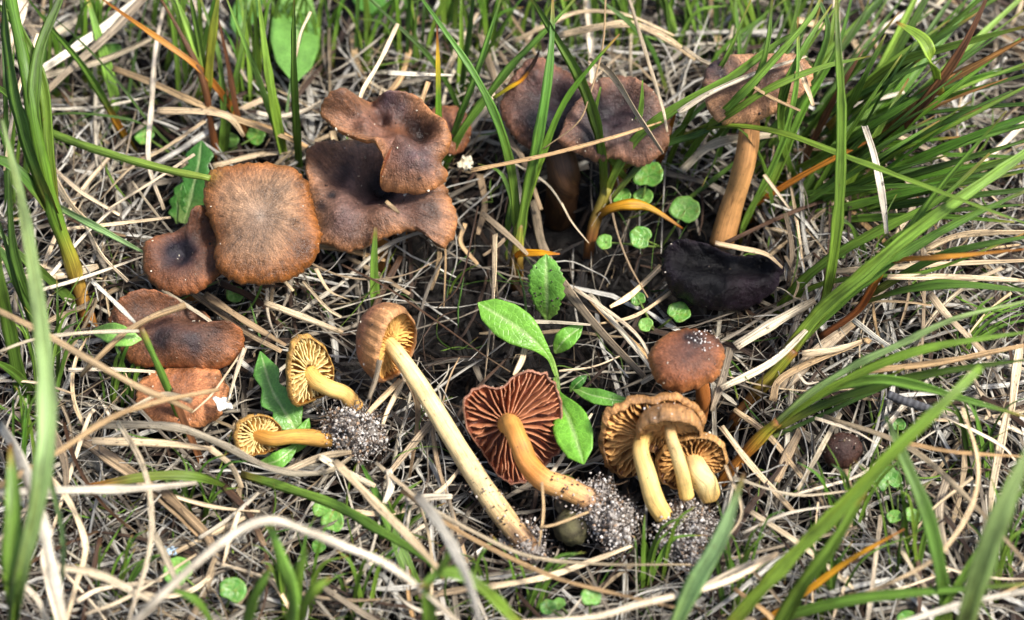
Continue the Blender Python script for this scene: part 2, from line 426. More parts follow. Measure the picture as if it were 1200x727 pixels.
    if gill:
        G = dict(n=44, depth=4., r0=.16, r1=.97, base=lin(150, 70, 40), edge=lin(190, 110, 70), short=True, thick=.32, wave=.5, sc=(0, 0)); G.update(gill)
        S0 = PP(G['sc'][0], G['sc'][1], C, n) - C if G['sc'] != (0, 0) else Vector((0, 0, 0))
        tot = G['n'] * (2 if G['short'] else 1)
        for g in range(tot):
            ang = (g + rng.uniform(-.22, .22)) / tot * M
            shortg = G['short'] and g % 2
            ra = G['r0'] if not shortg else rng.uniform(.45, .68)
            smp = 8; gv, gc, gf = [], [], []; ph = rng.uniform(0, 6); wv = G['wave'] * rng.uniform(.5, 1.4)
            shade = rng.uniform(.8, 1.2)
            for i in range(smp + 1):
                t = i / smp; r = ra + (G['r1'] - ra) * t
                kk = ang + wv * math.sin(t * 7 + ph) * (.3 + .7 * t) * .8; k0 = int(math.floor(kk)) % M; fr = kk - math.floor(kk)
                s_ = math.asin(r * math.sin(min(phim, math.pi / 2)) * .9999) / phim
                pa, da, _ = surf(k0, s_); pb, db, _ = surf((k0 + 1) % M, s_)
                p = pa.lerp(pb, fr) + S0 * (1 - r); dv = da.lerp(db, fr)
                tang = n.cross(dv).normalized()
                tk = thick * (.25 + .75 * (1 - r)) * MM * 1.0
                prof = sm(0, .12, t) * .35 + .65 if not shortg else sm(0, .45, t)
                prof *= 1 - sm(.72, 1.0, t) * .85
                dep = G['depth'] * MM * prof * (1 + .28 * mnoise.noise(Vector((r * 14, ang * 2.3, 9))))
                th = .82 * G['thick'] * MM * (1 if not shortg else .85)
                top = p - n * (tk * .7); ed = p - n * (tk + dep) + tang * (mnoise.noise(Vector((r * 9, ang * 3, 5))) * .5 * MM)
                gv += [top - tang * th, top + tang * th, ed + tang * th * .45, ed - tang * th * .45]
                bc = tuple(x * shade for x in G['base']); gc += [bc, bc, G['edge'], G['edge']]
                if i:
                    b = i * 4; gf += [(b - 4 + j, b - 4 + (j + 1) % 4, b + (j + 1) % 4, b + j) for j in range(4)]
            gf += [(3, 2, 1, 0), (smp * 4, smp * 4 + 1, smp * 4 + 2, smp * 4 + 3)]
            m2 = MB(); m2.add(gv, gf, gc, [(0, 0, 0)] * len(gv)); m2.build('gill', M_GILL, capo, smooth=False)
    if keep is not None: keep_poly(rim, keep)
    return capo, C, n
def make_stem(par, xyz, wpx, cols, name='stem', keep=True, bumpy=.06, dirt=None, grit=None):
    pts = [p if isinstance(p, Vector) else P(*p) for p in xyz]
    seg = 40; c = catmull(pts, seg); k = 18; v, f, cc, st = [], [], [], []; L = 0; seed = rng.random() * 9
    for i, p in enumerate(c):
        t = i / seg; tan = (c[min(i + 1, seg)] - c[max(i - 1, 0)]).normalized()
        if i: L += (p - c[i - 1]).length
        sd_ = tan.cross(Vector((.2, .1, 1))).normalized(); up = sd_.cross(tan)
        wr = grad([(j / (len(wpx) - 1), (x, x, x)) for j, x in enumerate(wpx)], t)[0] / 2 * pxm(p)
        for j in range(k):
            a = j / k * 2 * math.pi
            rr = wr * (1 + bumpy * mnoise.noise(Vector((math.cos(a) * 1.3 + seed, math.sin(a) * 1.3, L * 90))) * 2)
            v.append(p + sd_ * (math.cos(a) * rr) + up * (math.sin(a) * rr)); col = grad(cols, t)
            if dirt:
                g = sm(dirt[0], 1, t + .18 * mnoise.noise(Vector((math.cos(a) * 2, math.sin(a) * 2, L * 160)))); col = mix(col, dirt[1], g)
            cc.append(col); st.append((L, math.cos(a) * .9, math.sin(a) * .9 + seed))
        if i:
            b = i * k; f += [(b - k + j, b - k + (j + 1) % k, b + (j + 1) % k, b + j) for j in range(k)]
    f.append(tuple(range(k))[::-1]); f.append(tuple(range(seg * k, seg * k + k)))
    mb = MB(); mb.add(v, f, cc, st); o = mb.build(name, M_STEM, par)
    if grit:
        m2 = MB(); lo = int(grit[0] * seg)
        for q in range(grit[1]):
            i = lo + int((seg - lo) * rng.random() ** .6); p = v[min(i, seg) * k + rng.randrange(k)] + Vector((rng.gauss(0, 1), rng.gauss(0, 1), rng.gauss(0, 1))) * .0006
            grain(m2, p, rng.choice([.00012, .00018, .00025, .0005]), rng.choice([lin(40, 32, 28), lin(30, 24, 20), lin(70, 56, 46), lin(190, 180, 170), lin(120, 104, 90)]))
        m2.build('soil_grit', M_GRAIN, o, smooth=False)['kind'] = 'stuff'
    if keep:
        for i in range(0, seg + 1, 4):
            x, y = proj(c[i]); KEEP.append((x, y, max(wpx) * .8, c[i].z / MM - 4))
    return o, c
def soil_clump(par, poly, z, h, seed, count=900, pale=.5, name='soil_clump', hairs=24):
    """crumbly sand and soil clinging to the stem bases"""
    cx = sum(p[0] for p in poly) / len(poly); cy = sum(p[1] for p in poly) / len(poly)
    poly = [(cx + (p[0] - cx) * .84 * (1 + .16 * math.sin(i * 2.4 + seed)), cy + (p[1] - cy) * .84 * (1 + .16 * math.sin(i * 2.4 + seed))) for i, p in enumerate(poly)]
    C = P(cx, cy, z); rc = closed_catmull([tuple(P(p[0], p[1], z)) for p in poly], 40)
    mb = MB(); rings = 9; v, f = [], []
    def pos(k, s, up=True):
        k %= 40; d = rc[k] - C; a = s * math.pi / 2
        hh = h * MM * math.cos(a) * (1 if up else -.8)
        p = C + d * math.sin(a) + Vector((0, 0, hh))
        return p + Vector((mnoise.noise(p * 300 + Vector((seed, 0, 0))), mnoise.noise(p * 300 + Vector((0, seed, 9))), mnoise.noise(p * 300 + Vector((0, 5, seed))))) * .005 + Vector((0, 0, .004)) * mnoise.noise(p * 140 + Vector((seed, seed, 0)))
    rows = [(i / rings, True) for i in range(rings + 1)] + [(1 - i / 4, False) for i in range(1, 5)]
    for (s, up) in rows:
        for k in range(40): v.append(pos(k, max(s, .01), up))
    for i in range(len(rows) - 1):
        for k in range(40): f.append((i * 40 + k, i * 40 + (k + 1) % 40, (i + 1) * 40 + (k + 1) % 40, (i + 1) * 40 + k))
    mb.add(v, f, [(.2, .175, .155)] * len(v), [(0, 0, 0)] * len(v))
    pal = [lin(214, 208, 200), lin(188, 180, 172), lin(150, 140, 130), lin(96, 84, 76), lin(46, 38, 34), lin(220, 214, 208), lin(160, 132, 106)]
    wt = [pale * 1.3, pale * 1.5, 1.5, 1.2, 1.3, pale * .6, .8]
    for i in range(int(count * 2.4)):
        k = rng.randrange(40); s = math.sqrt(rng.random()); p = pos(k, s) + Vector((rng.gauss(0, 1), rng.gauss(0, 1), rng.gauss(.4, 1))) * .0015
        grain(mb, p, rng.choice([.00018, .00022, .00028, .00036, .0006]) * rng.uniform(.8, 1.2), rng.choices(pal, wt)[0])
    o = mb.build(name, M_GRAIN, par, smooth=False)
    o['kind'] = 'stuff'
    m2 = MB()
    for i in range(hairs):
        k = rng.randrange(40); p = pos(k, rng.uniform(.4, 1)); q = [p]
        dr = Vector((rng.uniform(-1, 1), rng.uniform(-1, 1), rng.uniform(-.1, .6))).normalized()
        for j in range(4): dr = (dr + Vector((rng.uniform(-1, 1), rng.uniform(-1, 1), rng.uniform(-.7, .3))) * .6).normalized(); q.append(q[-1] + dr * .0022)
        cl = rng.choice([lin(190, 180, 165), lin(120, 95, 70), lin(70, 50, 38)])
        ribbon(m2, q, .00042, lambda t: cl, 'flat', 8, (1, 1, .4))
    if hairs: m2.build('root_hairs', M_STRAW, par)['kind'] = 'stuff'
    keep_poly(poly, z - 4)
    return o
def dust(par, c, n, area, count, name='sand_grains'):
    """pale sand sprinkled on a cap: area = photo polygon centre and radii"""
    capo = [o for o in par.children if o.name.startswith('cap')][0]
    vv = [(Vector(v.co) + Vector(par['_b'])) for v in capo.data.vertices[:128 * 24]]
    sel = [v for v in vv if math.hypot((proj(v)[0] - area[0]) / area[2], (proj(v)[1] - area[1]) / area[3]) < 1]
    if not sel: return
    mb = MB()
    for i in range(count): grain(mb, rng.choice(sel) + Vector((rng.gauss(0, 1), rng.gauss(0, 1), rng.gauss(0, .3))) * .0006 + Vector(n).normalized() * .0002, rng.uniform(.00016, .00042), rng.choice([lin(235, 230, 225), lin(200, 190, 180)]))
    mb.build(name, M_GRAIN, par, smooth=False)['kind'] = 'stuff'

def at(rgt, up, away): return RGT * rgt + UPI * up + FWD * away
TAN, RUST, DARK = lin(168, 128, 96), lin(158, 92, 46), lin(62, 44, 44)
GRP_L = 'wild mushrooms growing in the grass'; GRP_P = 'picked mushrooms laid on the litter'
def base_of(px, py): p = P(px, py, 0); p.z = float(soil_z(p.x, p.y)); return p
STEMC = [(0, lin(186, 130, 60)), (1, lin(170, 120, 64))]

# 1 broad squarish tan cap
m = thing('mushroom', 'broad squarish tan-brown mushroom cap with pale centre and orange margin', 'mushroom', base_of(305, 330), GRP_L)
_, C1, n1 = make_cap(m, (309, 262, 40), [(243, 206), (262, 197), (290, 193), (318, 192), (345, 199), (360, 213), (366, 232), (371, 255), (377, 280), (371, 300), (355, 318), (330, 331), (300, 334), (275, 330), (257, 319), (251, 300), (254, 285), (248, 265), (240, 245), (239, 224)],
    (.02, -.30, .95), dome=9, inroll=25, q=.8, wob=.5, seed=1.1, keep=30, bumps=[(312, 228, 1.2, 12), (312, 228, -1.3, 40)],
    cols=[(0, lin(206, 180, 156)), (.07, lin(186, 152, 124)), (.3, lin(168, 130, 98)), (.6, lin(156, 114, 80)), (.8, lin(146, 96, 58)), (1, lin(160, 94, 38))],
    stain_shading=[(300, 285, 30, lin(120, 84, 60), .45), (250, 212, 12, lin(196, 140, 60), .8), (352, 295, 20, lin(140, 82, 40), .5), (330, 225, 24, lin(186, 146, 110), .5)])
make_stem(m, [(C1 - n1 * .002), base_of(305, 330) + Vector((0, .004, 0))], (20, 24), STEMC, keep=False)
# 2 small folded dark
m = thing('mushroom', 'small folded dark brown cap with blue-black centre, tucked under the squarish cap', 'mushroom', base_of(215, 345), GRP_L)
_, C2, n2 = make_cap(m, (216, 305, 29), [(169, 300, 1), (174, 284, 2), (190, 275, 2), (208, 271, 1), (221, 260, 3), (228, 245, 5), (240, 243, 4), (252, 262, 0), (262, 285, -3), (270, 308, -3), (256, 325, -1), (240, 338, 0), (222, 346, 0), (200, 345, 0), (180, 335, -1), (170, 318, 0)],
    (-.12, -.28, .95), dome=6, inroll=20, q=.8, seed=2.7, amp=1.55, wob=.9, keep=22, bumps=[(212, 298, -5, 17), (240, 275, -2, 14), (185, 300, 1.5, 14)],
    cols=[(0, lin(96, 66, 56)), (.5, lin(122, 76, 48)), (1, lin(142, 84, 46))], stain_shading=[(214, 300, 25, lin(52, 44, 58), .95), (240, 268, 16, lin(90, 58, 44), .6), (250, 310, 18, lin(84, 52, 38), .6)])
make_stem(m, [(C2 - n2 * .003), base_of(222, 345)], (18, 20), STEMC, keep=False)
# 3 wavy saddle-like
m = thing('mushroom', 'wide wavy brown cap with a sunken dark middle, crossed by a tan straw', 'mushroom', base_of(205, 425), GRP_L)
_, C3, n3 = make_cap(m, (205, 388, 22), [(140, 352, 4), (158, 340, 6), (178, 336, 7), (205, 346, 6), (232, 356, 5), (246, 372, 2), (250, 384, 1), (264, 378, 4), (278, 382, 4), (287, 398, 1), (283, 416, -1), (268, 429, -2), (240, 434, -2), (215, 432, -2), (190, 431, -2), (165, 430, -2), (146, 420, -1), (136, 402, 0), (128, 384, 1), (130, 366, 2)],
    (.0, -.26, .96), dome=6, inroll=22, q=.7, seed=3.2, amp=1.55, wob=.8, keep=15, bumps=[(226, 366, -8, 18), (185, 362, -3.5, 24), (215, 402, 2.5, 26)],
    cols=[(0, lin(118, 80, 62)), (.5, lin(134, 88, 62)), (.9, lin(148, 92, 56)), (1, lin(166, 96, 50))],
    stain_shading=[(195, 402, 20, lin(76, 56, 58), .8), (228, 408, 20, lin(80, 58, 58), .75), (258, 398, 12, lin(92, 62, 52), .7), (226, 362, 24, lin(62, 44, 40), .8), (165, 365, 22, lin(100, 66, 48), .6)])  # violet-brown stains, with shade of the sunken middle painted in as well
make_stem(m, [(C3 - n3 * .004), base_of(207, 420)], (18, 22), STEMC, keep=False)
# 4 orange flat
m = thing('mushroom', 'flat orange-brown cap half under the wide wavy cap, white flake at its edge', 'mushroom', base_of(215, 495), GRP_L)
_, C4, n4 = make_cap(m, (214, 464, 11), [(160, 466), (164, 450), (180, 436), (215, 430), (250, 432), (262, 441), (268, 460), (262, 480), (250, 494), (225, 502), (190, 500), (170, 490)],
    (-.05, -.34, .94), dome=5, inroll=15, q=.7, seed=4.4, wob=.8, keep=7, cols=[(0, lin(196, 126, 82)), (.6, lin(202, 128, 80)), (1, lin(210, 138, 86))], stain_shading=[(215, 436, 24, lin(140, 76, 44), .5), (200, 480, 22, lin(150, 88, 52), .5)])
make_stem(m, [(C4 - n4 * .003), base_of(215, 480)], (18, 22), STEMC, keep=False)
# 5b lower of the wavy pair
m = thing('mushroom', 'large wavy brown cap with drooping torn front edge, beneath another wavy cap', 'mushroom', base_of(440, 300), GRP_L)
_, C5, n5 = make_cap(m, (432, 236, 25), [(357, 192, 2), (364, 174, 4), (384, 165, 4), (408, 164, 2), (435, 162, 0), (470, 172, -1), (505, 198, -1), (526, 228, 0), (535, 262, 0), (532, 280, 0), (519, 291, 0), (506, 280, 1), (490, 272, 1.5), (465, 275, 1.5), (440, 285, .6), (415, 294, 0), (395, 292, 0), (376, 285, 0), (370, 262, 1), (362, 225, 2)],
    (-.02, -.30, .95), dome=6, inroll=18, q=.7, seed=5.3, amp=1.95, wob=1., keep=20, bumps=[(445, 222, -6, 24), (395, 205, -3, 22), (400, 255, 2.4, 20), (450, 258, 2.6, 18), (500, 250, 1.6, 18), (425, 240, -1.5, 10)], ragged=.05,
    cols=[(0, lin(104, 76, 70)), (.45, lin(124, 90, 76)), (.8, lin(150, 108, 82)), (1, lin(170, 112, 66))],
    stain_shading=[(405, 205, 20, lin(84, 58, 50), .7), (445, 216, 20, lin(46, 34, 34), .9), (392, 236, 9, lin(40, 30, 30), .9), (380, 250, 8, lin(60, 44, 44), .7), (440, 262, 16, lin(176, 124, 92), .6), (490, 262, 14, lin(160, 108, 78), .6), (378, 190, 20, lin(130, 88, 66), .6), (405, 270, 22, lin(126, 98, 94), .6), (500, 250, 18, lin(86, 60, 54), .6)])  # stains, plus fold shade painted into the hollow
make_stem(m, [(C5 - n5 * .004), base_of(445, 295)], (26, 28), STEMC, keep=False)
# 5a upper of the pair
m = thing('mushroom', 'folded brown cap with one curled wing and violet-grey bloom, topmost of the wavy pair', 'mushroom', base_of(470, 255), GRP_L)
_, C5a, n5a = make_cap(m, (466, 168, 47), [(375, 126, 5), (384, 113, 7), (402, 110, 6), (418, 115, 4), (432, 113, 3), (448, 107, 5), (465, 105, 5), (487, 112, 4), (506, 128, 2), (524, 146, 1), (528, 168, 0), (518, 192, -2), (526, 206, -3), (512, 222, -3), (496, 227, -3), (472, 227, -3), (448, 222, -4), (446, 206, 0), (449, 188, 5), (438, 172, 5), (418, 164, 4), (398, 155, 4), (382, 143, 4)],
    (.02, -.26, .96), dome=5, inroll=22, q=.7, seed=6.6, amp=1.95, wob=.9, keep=30, bumps=[(492, 152, -6, 18), (455, 130, -2.5, 14), (436, 124, -3.2, 9), (446, 146, -3, 9), (405, 134, 2.6, 15), (430, 160, 3, 11), (446, 182, 3, 10), (470, 172, 2.4, 12), (490, 200, 1.5, 16)], ragged=.04,
    cols=[(0, lin(120, 82, 66)), (.5, lin(138, 96, 76)), (.9, lin(164, 112, 74)), (1, lin(182, 118, 66))],
    stain_shading=[(458, 130, 24, lin(104, 80, 88), .75), (488, 152, 20, lin(62, 42, 38), .85), (490, 190, 26, lin(112, 88, 92), .7), (410, 132, 24, lin(156, 104, 72), .7), (462, 160, 16, lin(170, 104, 60), .6)],  # own blotches; the dark one in the hollow also paints its shade
    gill=dict(n=34, depth=3, base=lin(110, 62, 40), edge=lin(140, 84, 56), r0=.2))
make_stem(m, [(C5a - n5a * .004), base_of(472, 250)], (24, 26), STEMC, keep=False)
# 5c small one peeping out behind
m = thing('mushroom', 'small orange-brown cap peeping out behind the folded brown cap, half hidden by grass', 'mushroom', base_of(540, 165), GRP_L)
_, C_, n_ = make_cap(m, (525, 150, 22), [(500, 140), (515, 125), (540, 128), (552, 145), (548, 170), (530, 182), (508, 172)], (.1, -.3, .95), dome=5, seed=7.1, keep=14, cols=[(0, lin(130, 80, 54)), (1, lin(166, 104, 66))])
make_stem(m, [(C_ - n_ * .003), base_of(526, 165)], (14, 16), STEMC, keep=False)
# 6 top pair
m = thing('mushroom', 'dark violet-brown cap with a large black stain, behind tall grass', 'mushroom', base_of(655, 200), GRP_L)
_, C6, n6 = make_cap(m, (645, 128, 34), [(586, 126, 1), (596, 98, 3), (615, 75, 4), (636, 70, 1), (656, 80, -1), (684, 92, 2), (712, 112, 0), (712, 145, -3), (694, 168, -4), (666, 170, 0), (644, 180, -3), (616, 172, -2), (596, 152, 0)],
    (0, -.28, .96), dome=6, inroll=24, q=.8, seed=8.2, amp=1.9, wob=1.3, keep=28, bumps=[(652, 118, -4, 16), (630, 100, 2, 12), (680, 150, -3, 14), (640, 160, 1.5, 12)],
    cols=[(0, lin(78, 58, 60)), (.6, lin(96, 68, 62)), (1, lin(140, 92, 66))], stain_shading=[(640, 150, 30, lin(30, 26, 38), 1.0), (660, 120, 22, lin(60, 46, 52), .8), (606, 120, 16, lin(136, 92, 74), .6), (625, 85, 16, lin(140, 92, 68), .6)])
make_stem(m, [(C6 - n6 * .004), (660, 205, 16), base_of(655, 232)], (36, 38, 38), [(0, lin(84, 56, 32)), (1, lin(62, 42, 26))])
m = thing('mushroom', 'cracked violet-brown cap with pale brown edge, touching the black-stained cap', 'mushroom', base_of(722, 215), GRP_L)
_, C6b, n6b = make_cap(m, (722, 142, 40), [(676, 118, 2), (698, 96, 3), (722, 90, 0), (748, 94, 2), (768, 110, 3), (784, 140, 0), (784, 168, -2), (766, 188, -2), (746, 196, -3), (722, 186, 0), (700, 190, -2), (676, 180, -1), (656, 170, 1), (660, 146, 2)],
    (.05, -.28, .95), dome=6, inroll=20, q=.8, seed=9.2, amp=1.9, wob=1., keep=30, bumps=[(715, 132, -4, 22), (740, 120, -2, 12)],
    cols=[(0, lin(80, 58, 58)), (.6, lin(102, 74, 66)), (1, lin(150, 104, 76))], stain_shading=[(705, 140, 30, lin(62, 48, 56), .85), (690, 165, 14, lin(40, 32, 36), .8), (745, 175, 18, lin(150, 104, 84), .7)])
make_stem(m, [(C6b - n6b * .004), base_of(722, 205)], (26, 28), STEMC, keep=False)
# 7 right-top
m = thing('mushroom', 'tilted brown cap on a thick ochre stem, standing among tall green blades', 'mushroom', base_of(845, 285), GRP_L)
_, C7, n7 = make_cap(m, (885, 105, 54), [(840, 142, -1), (826, 118, 0), (824, 88, 1), (840, 70, 2), (870, 64, 2), (905, 64, 1), (940, 66, 0), (952, 88, 0), (942, 110, -1), (918, 128, -2), (890, 141, -2), (862, 147, -2)],
    (.12, -.45, .88), dome=6, inroll=25, q=.8, seed=10.2, wob=.8, keep=40, cols=[(0, lin(128, 90, 68)), (.6, lin(172, 122, 86)), (1, lin(200, 146, 104))], stain_shading=[(835, 85, 26, lin(84, 60, 64), .7), (900, 90, 18, lin(100, 68, 58), .6)])
make_stem(m, [(C7 - n7 * .003), (874, 185, 32), (858, 240, 14), (845, 287, 1)], (22, 25, 27, 30), [(0, lin(180, 128, 78)), (.5, lin(198, 146, 88)), (1, lin(180, 130, 78))])
# 8 black
m = thing('mushroom', 'shrivelled black cap with sunken middle and a pale straw across its back', 'mushroom', base_of(845, 365), GRP_L)
_, C8, n8 = make_cap(m, (843, 322, 20), [(775, 304, 1), (780, 289, 3), (796, 281, 4), (816, 283, 3), (838, 291, 2), (865, 298, 1), (893, 300, 1), (911, 305, 1), (917, 318, 0), (910, 336, -1), (895, 352, -2), (870, 364, -3), (845, 367, -3), (815, 359, -2), (790, 345, -1), (778, 326, 0)],
    (0, -.34, .94), dome=9, inroll=45, q=.75, seed=11.4, skin=M_BLACK, debris=9, amp=1.7, ripple=1.8, wob=1.7, keep=12, bumps=[(815, 307, -5, 17), (845, 313, -5, 17), (873, 316, -4, 15), (795, 300, -2, 10), (890, 320, -2, 10), (850, 350, 1.6, 18), (892, 340, 1.4, 14), (806, 340, 1.2, 14)],
    cols=[(0, (.0028, .0026, .0036)), (.6, (.0032, .0028, .0040)), (.8, (.006, .004, .0065)), (.95, (.018, .011, .018)), (1, (.02, .012, .019))], stain_shading=[(870, 345, 20, (.030, .015, .024), .7)])  # paler purple rim and front patch: highlight painted into the black skin
make_stem(m, [(C8 - n8 * .004), base_of(845, 360)], (24, 26), [(0, (.03, .02, .015)), (1, (.03, .02, .015))], keep=False)
# 9 neat brown cap
m = thing('mushroom', 'neat domed red-brown cap dusted with white sand, above the gilled trio', 'mushroom', base_of(822, 480), GRP_L)
_, C9, n9 = make_cap(m, (804, 425, 36), [(760, 428), (763, 410), (777, 396), (799, 389), (822, 389), (840, 398), (849, 413), (847, 430), (840, 444), (820, 454), (796, 460), (772, 450)],
    (-.03, -.18, .98), dome=8.5, inroll=22, q=.85, seed=12.4, wob=.4, keep=26, cols=[(0, lin(104, 64, 50)), (.4, lin(128, 78, 54)), (.8, lin(148, 88, 54)), (1, lin(178, 110, 60))],
    stain_shading=[(812, 405, 18, lin(74, 46, 44), .75), (838, 405, 12, lin(90, 60, 56), .6)])
dust(m, 0, n9, (826, 397, 18, 12), 46)
make_stem(m, [(C9 + Vector((.004, 0, -.002))), (824, 462, 22), (820, 490, 6)], (15, 17, 18), [(0, lin(160, 96, 40)), (1, lin(150, 90, 40))])

# ---- picked mushrooms showing gills
YG = dict(base=lin(212, 154, 60), edge=lin(246, 220, 150))
# 13 long stem
m = thing('mushroom', 'picked mushroom with reddish cap and very long pale yellow stem', 'mushroom', base_of(540, 530), GRP_P)
_, C13, n13 = make_cap(m, (461, 405, 30), [(466, 361), (478, 365), (486, 381), (485, 403), (477, 424), (463, 440), (447, 449), (438, 441), (437, 420), (441, 396), (450, 373)],
    at(-.80, .42, .50), dome=15, inroll=28, q=.9, thick=11.5, seed=13.3, wob=.35, keep=14,
    cols=[(0, lin(140, 86, 64)), (.6, lin(150, 92, 68)), (.9, lin(170, 112, 80)), (1, lin(196, 140, 90))], stain_shading=[(440, 440, 20, lin(128, 72, 44), .5)],
    under=lin(150, 92, 30), gill=dict(n=40, depth=4.2, base=lin(214, 152, 66), edge=lin(236, 186, 106), r0=.18, thick=.24))
make_stem(m, [C13 + n13 * .003, (466, 415, 29), (492, 452, 25), (525, 505, 20), (558, 558, 15), (590, 605, 11), (622, 645, 7)], (17, 19, 21, 23, 25, 27, 26),
    [(0, lin(224, 184, 112)), (.25, lin(240, 212, 150)), (.7, lin(234, 206, 152)), (.85, lin(214, 178, 124)), (1, lin(160, 120, 80))], dirt=(.9, lin(120, 92, 66)), grit=(.62, 420))
soil_clump(m, [(590, 625), (605, 612), (628, 620), (640, 640), (632, 658), (612, 660), (596, 645)], 5, 3.5, 3, 260, .4, hairs=12)
# 11 small golden gilled
m = thing('mushroom', 'small picked golden mushroom, rounder of two with gills facing up and bent stem', 'mushroom', base_of(365, 470), GRP_P)
_, C11, n11 = make_cap(m, (364, 436, 26), [(354, 391), (371, 397), (386, 416), (391, 440), (384, 461), (366, 470), (346, 477), (338, 461), (336, 440), (338, 416), (344, 399)],
    at(-.50, .16, .85), dome=6.5, inroll=25, q=.9, thick=4.6, seed=14.3, wob=.5, keep=12,
    cols=[(0, lin(150, 104, 50)), (.7, lin(164, 116, 54)), (1, lin(196, 146, 72))], under=lin(140, 90, 28), gill=dict(n=24, depth=3.6, r0=.2, thick=.36, wave=.9, **YG))
make_stem(m, [C11 + n11 * .002, (372, 448, 24), (388, 456, 24), (404, 462, 21), (418, 478, 15)], (20, 20, 20, 19, 18), [(0, lin(214, 166, 78)), (.5, lin(230, 192, 112)), (1, lin(200, 152, 84))])
# 12
m = thing('mushroom', 'smallest picked golden mushroom, lying sideways with straight stem over a green leaf', 'mushroom', base_of(300, 540), GRP_P)
_, C12, n12 = make_cap(m, (303, 511, 20), [(275, 507), (281, 493), (299, 485), (318, 489), (330, 501), (330, 518), (318, 529), (301, 534), (284, 536), (276, 522)],
    at(-.55, .1, .82), dome=5.5, inroll=22, q=.9, thick=3.8, seed=15.3, wob=.6, keep=8,
    cols=[(0, lin(150, 104, 50)), (.7, lin(164, 116, 54)), (1, lin(196, 146, 72))], under=lin(140, 90, 28), gill=dict(n=22, depth=2.8, r0=.2, thick=.32, wave=.9, **YG))
make_stem(m, [C12 + n12 * .002, (320, 515, 20), (342, 512, 19), (365, 513, 17), (388, 517, 14)], (17, 17, 18, 20, 18), [(0, lin(176, 120, 44)), (.5, lin(206, 156, 70)), (1, lin(190, 140, 66))])
soil_clump(m, [(388, 502), (400, 486), (416, 480), (428, 490), (446, 498), (448, 520), (434, 530), (422, 542), (402, 534), (392, 520)], 12, 7, 7, 1500, .9, hairs=110)
# 14 rust gills
m = thing('mushroom', 'picked mushroom with broad rust-brown gills facing up and curved orange stem', 'mushroom', base_of(615, 565), GRP_P)
_, C14, n14 = make_cap(m, (594, 497, 22), [(543, 482, 0), (547, 462, 0), (566, 452, 1), (587, 454, -1), (604, 440, 1), (623, 434, 0), (641, 438, 0), (654, 454, 0), (658, 473, 0), (660, 498, 0), (661, 521, 0), (649, 537, 0), (632, 551, 0), (614, 566, 0), (597, 568, 0), (581, 556, 0), (563, 527, 0), (549, 507, 0)],
    at(-.16, .20, .96), dome=3.5, inroll=14, q=.8, thick=1.4, seed=16.3, wob=.5, keep=2, ragged=.05,
    cols=[(0, lin(140, 84, 56)), (1, lin(186, 128, 100))], under=lin(112, 54, 30), gill=dict(n=25, depth=3.6, r0=.13, thick=.36, wave=.55, base=lin(146, 84, 54), edge=lin(194, 132, 96)))
make_stem(m, [C14 + n14 * .001, (600, 500, 30), (609, 520, 31), (618, 543, 27), (636, 562, 21), (665, 573, 17), (700, 590, 12)], (25, 25, 25, 25, 27, 27, 28),
    [(0, lin(222, 172, 92)), (.25, lin(210, 144, 66)), (.55, lin(196, 126, 56)), (.75, lin(220, 168, 104)), (1, lin(190, 140, 90))], dirt=(.9, lin(150, 120, 96)), grit=(.68, 320))
soil_clump(m, [(670, 588), (685, 572), (702, 574), (725, 590), (745, 606), (746, 628), (732, 646), (712, 642), (695, 624), (678, 606)], 8, 7.5, 11, 1500, .9, hairs=60)
# 10 trio
TR = dict(base=lin(178, 116, 58), edge=lin(222, 172, 106))
m = thing('mushroom', 'picked brown mushroom with crinkled tan gills and thick yellow stem, widest of the trio', 'mushroom', base_of(765, 590), GRP_P)
_, CA, nA = make_cap(m, (762, 508, 24), [(704, 500, 0), (710, 485, 0), (735, 471, 1), (762, 465, 1), (792, 464, 0), (818, 475, 0), (826, 498, 0), (806, 525, 0), (775, 540, 0), (752, 556, 0), (722, 560, 0), (707, 540, 0), (703, 520, 0)],
    at(-.1, .62, .78), dome=5.4, inroll=24, q=.8, thick=3.6, seed=17.3, wob=1.1, ripple=1.6, keep=4, cols=[(0, lin(132, 84, 48)), (.7, lin(156, 104, 58)), (1, lin(188, 134, 78))], under=lin(110, 66, 26), gill=dict(n=30, depth=3.6, r0=.2, thick=.3, wave=1.1, **TR))
make_stem(m, [CA + nA * .002, (751, 525, 26), (758, 555, 22), (767, 585, 16), (778, 606, 11)], (20, 20, 22, 24, 23), [(0, lin(216, 168, 88)), (.5, lin(236, 204, 128)), (1, lin(228, 186, 104))])
m = thing('mushroom', 'picked mushroom with small rounded brown cap and slim cream stem, topmost of the trio', 'mushroom', base_of(800, 580), GRP_P)
_, CB, nB = make_cap(m, (784, 504, 33), [(746, 506), (752, 496), (768, 490), (786, 488), (806, 489), (820, 498), (822, 510), (808, 520), (790, 524), (770, 528), (753, 522)],
    at(-.02, .82, .52), dome=8.5, inroll=25, q=.85, thick=6, seed=18.3, wob=.5, keep=8, cols=[(0, lin(128, 82, 50)), (.7, lin(148, 98, 58)), (1, lin(190, 138, 84))], stain_shading=[(762, 485, 14, lin(170, 130, 96), .5)], under=lin(110, 66, 26), gill=dict(n=24, depth=3.0, r0=.2, thick=.28, wave=.8, **TR))
make_stem(m, [CB + nB * .003, (786, 512, 33), (793, 532, 29), (800, 556, 23), (805, 582, 15)], (14, 14, 16, 17, 18), [(0, lin(216, 120, 60)), (.12, lin(224, 176, 112)), (.5, lin(236, 206, 140)), (1, lin(230, 192, 110))])
dust(m, 0, nB, (770, 482, 26, 14), 24)
m = thing('mushroom', 'picked mushroom with tan gills and the stoutest, shortest pale stem of the trio', 'mushroom', base_of(830, 580), GRP_P)
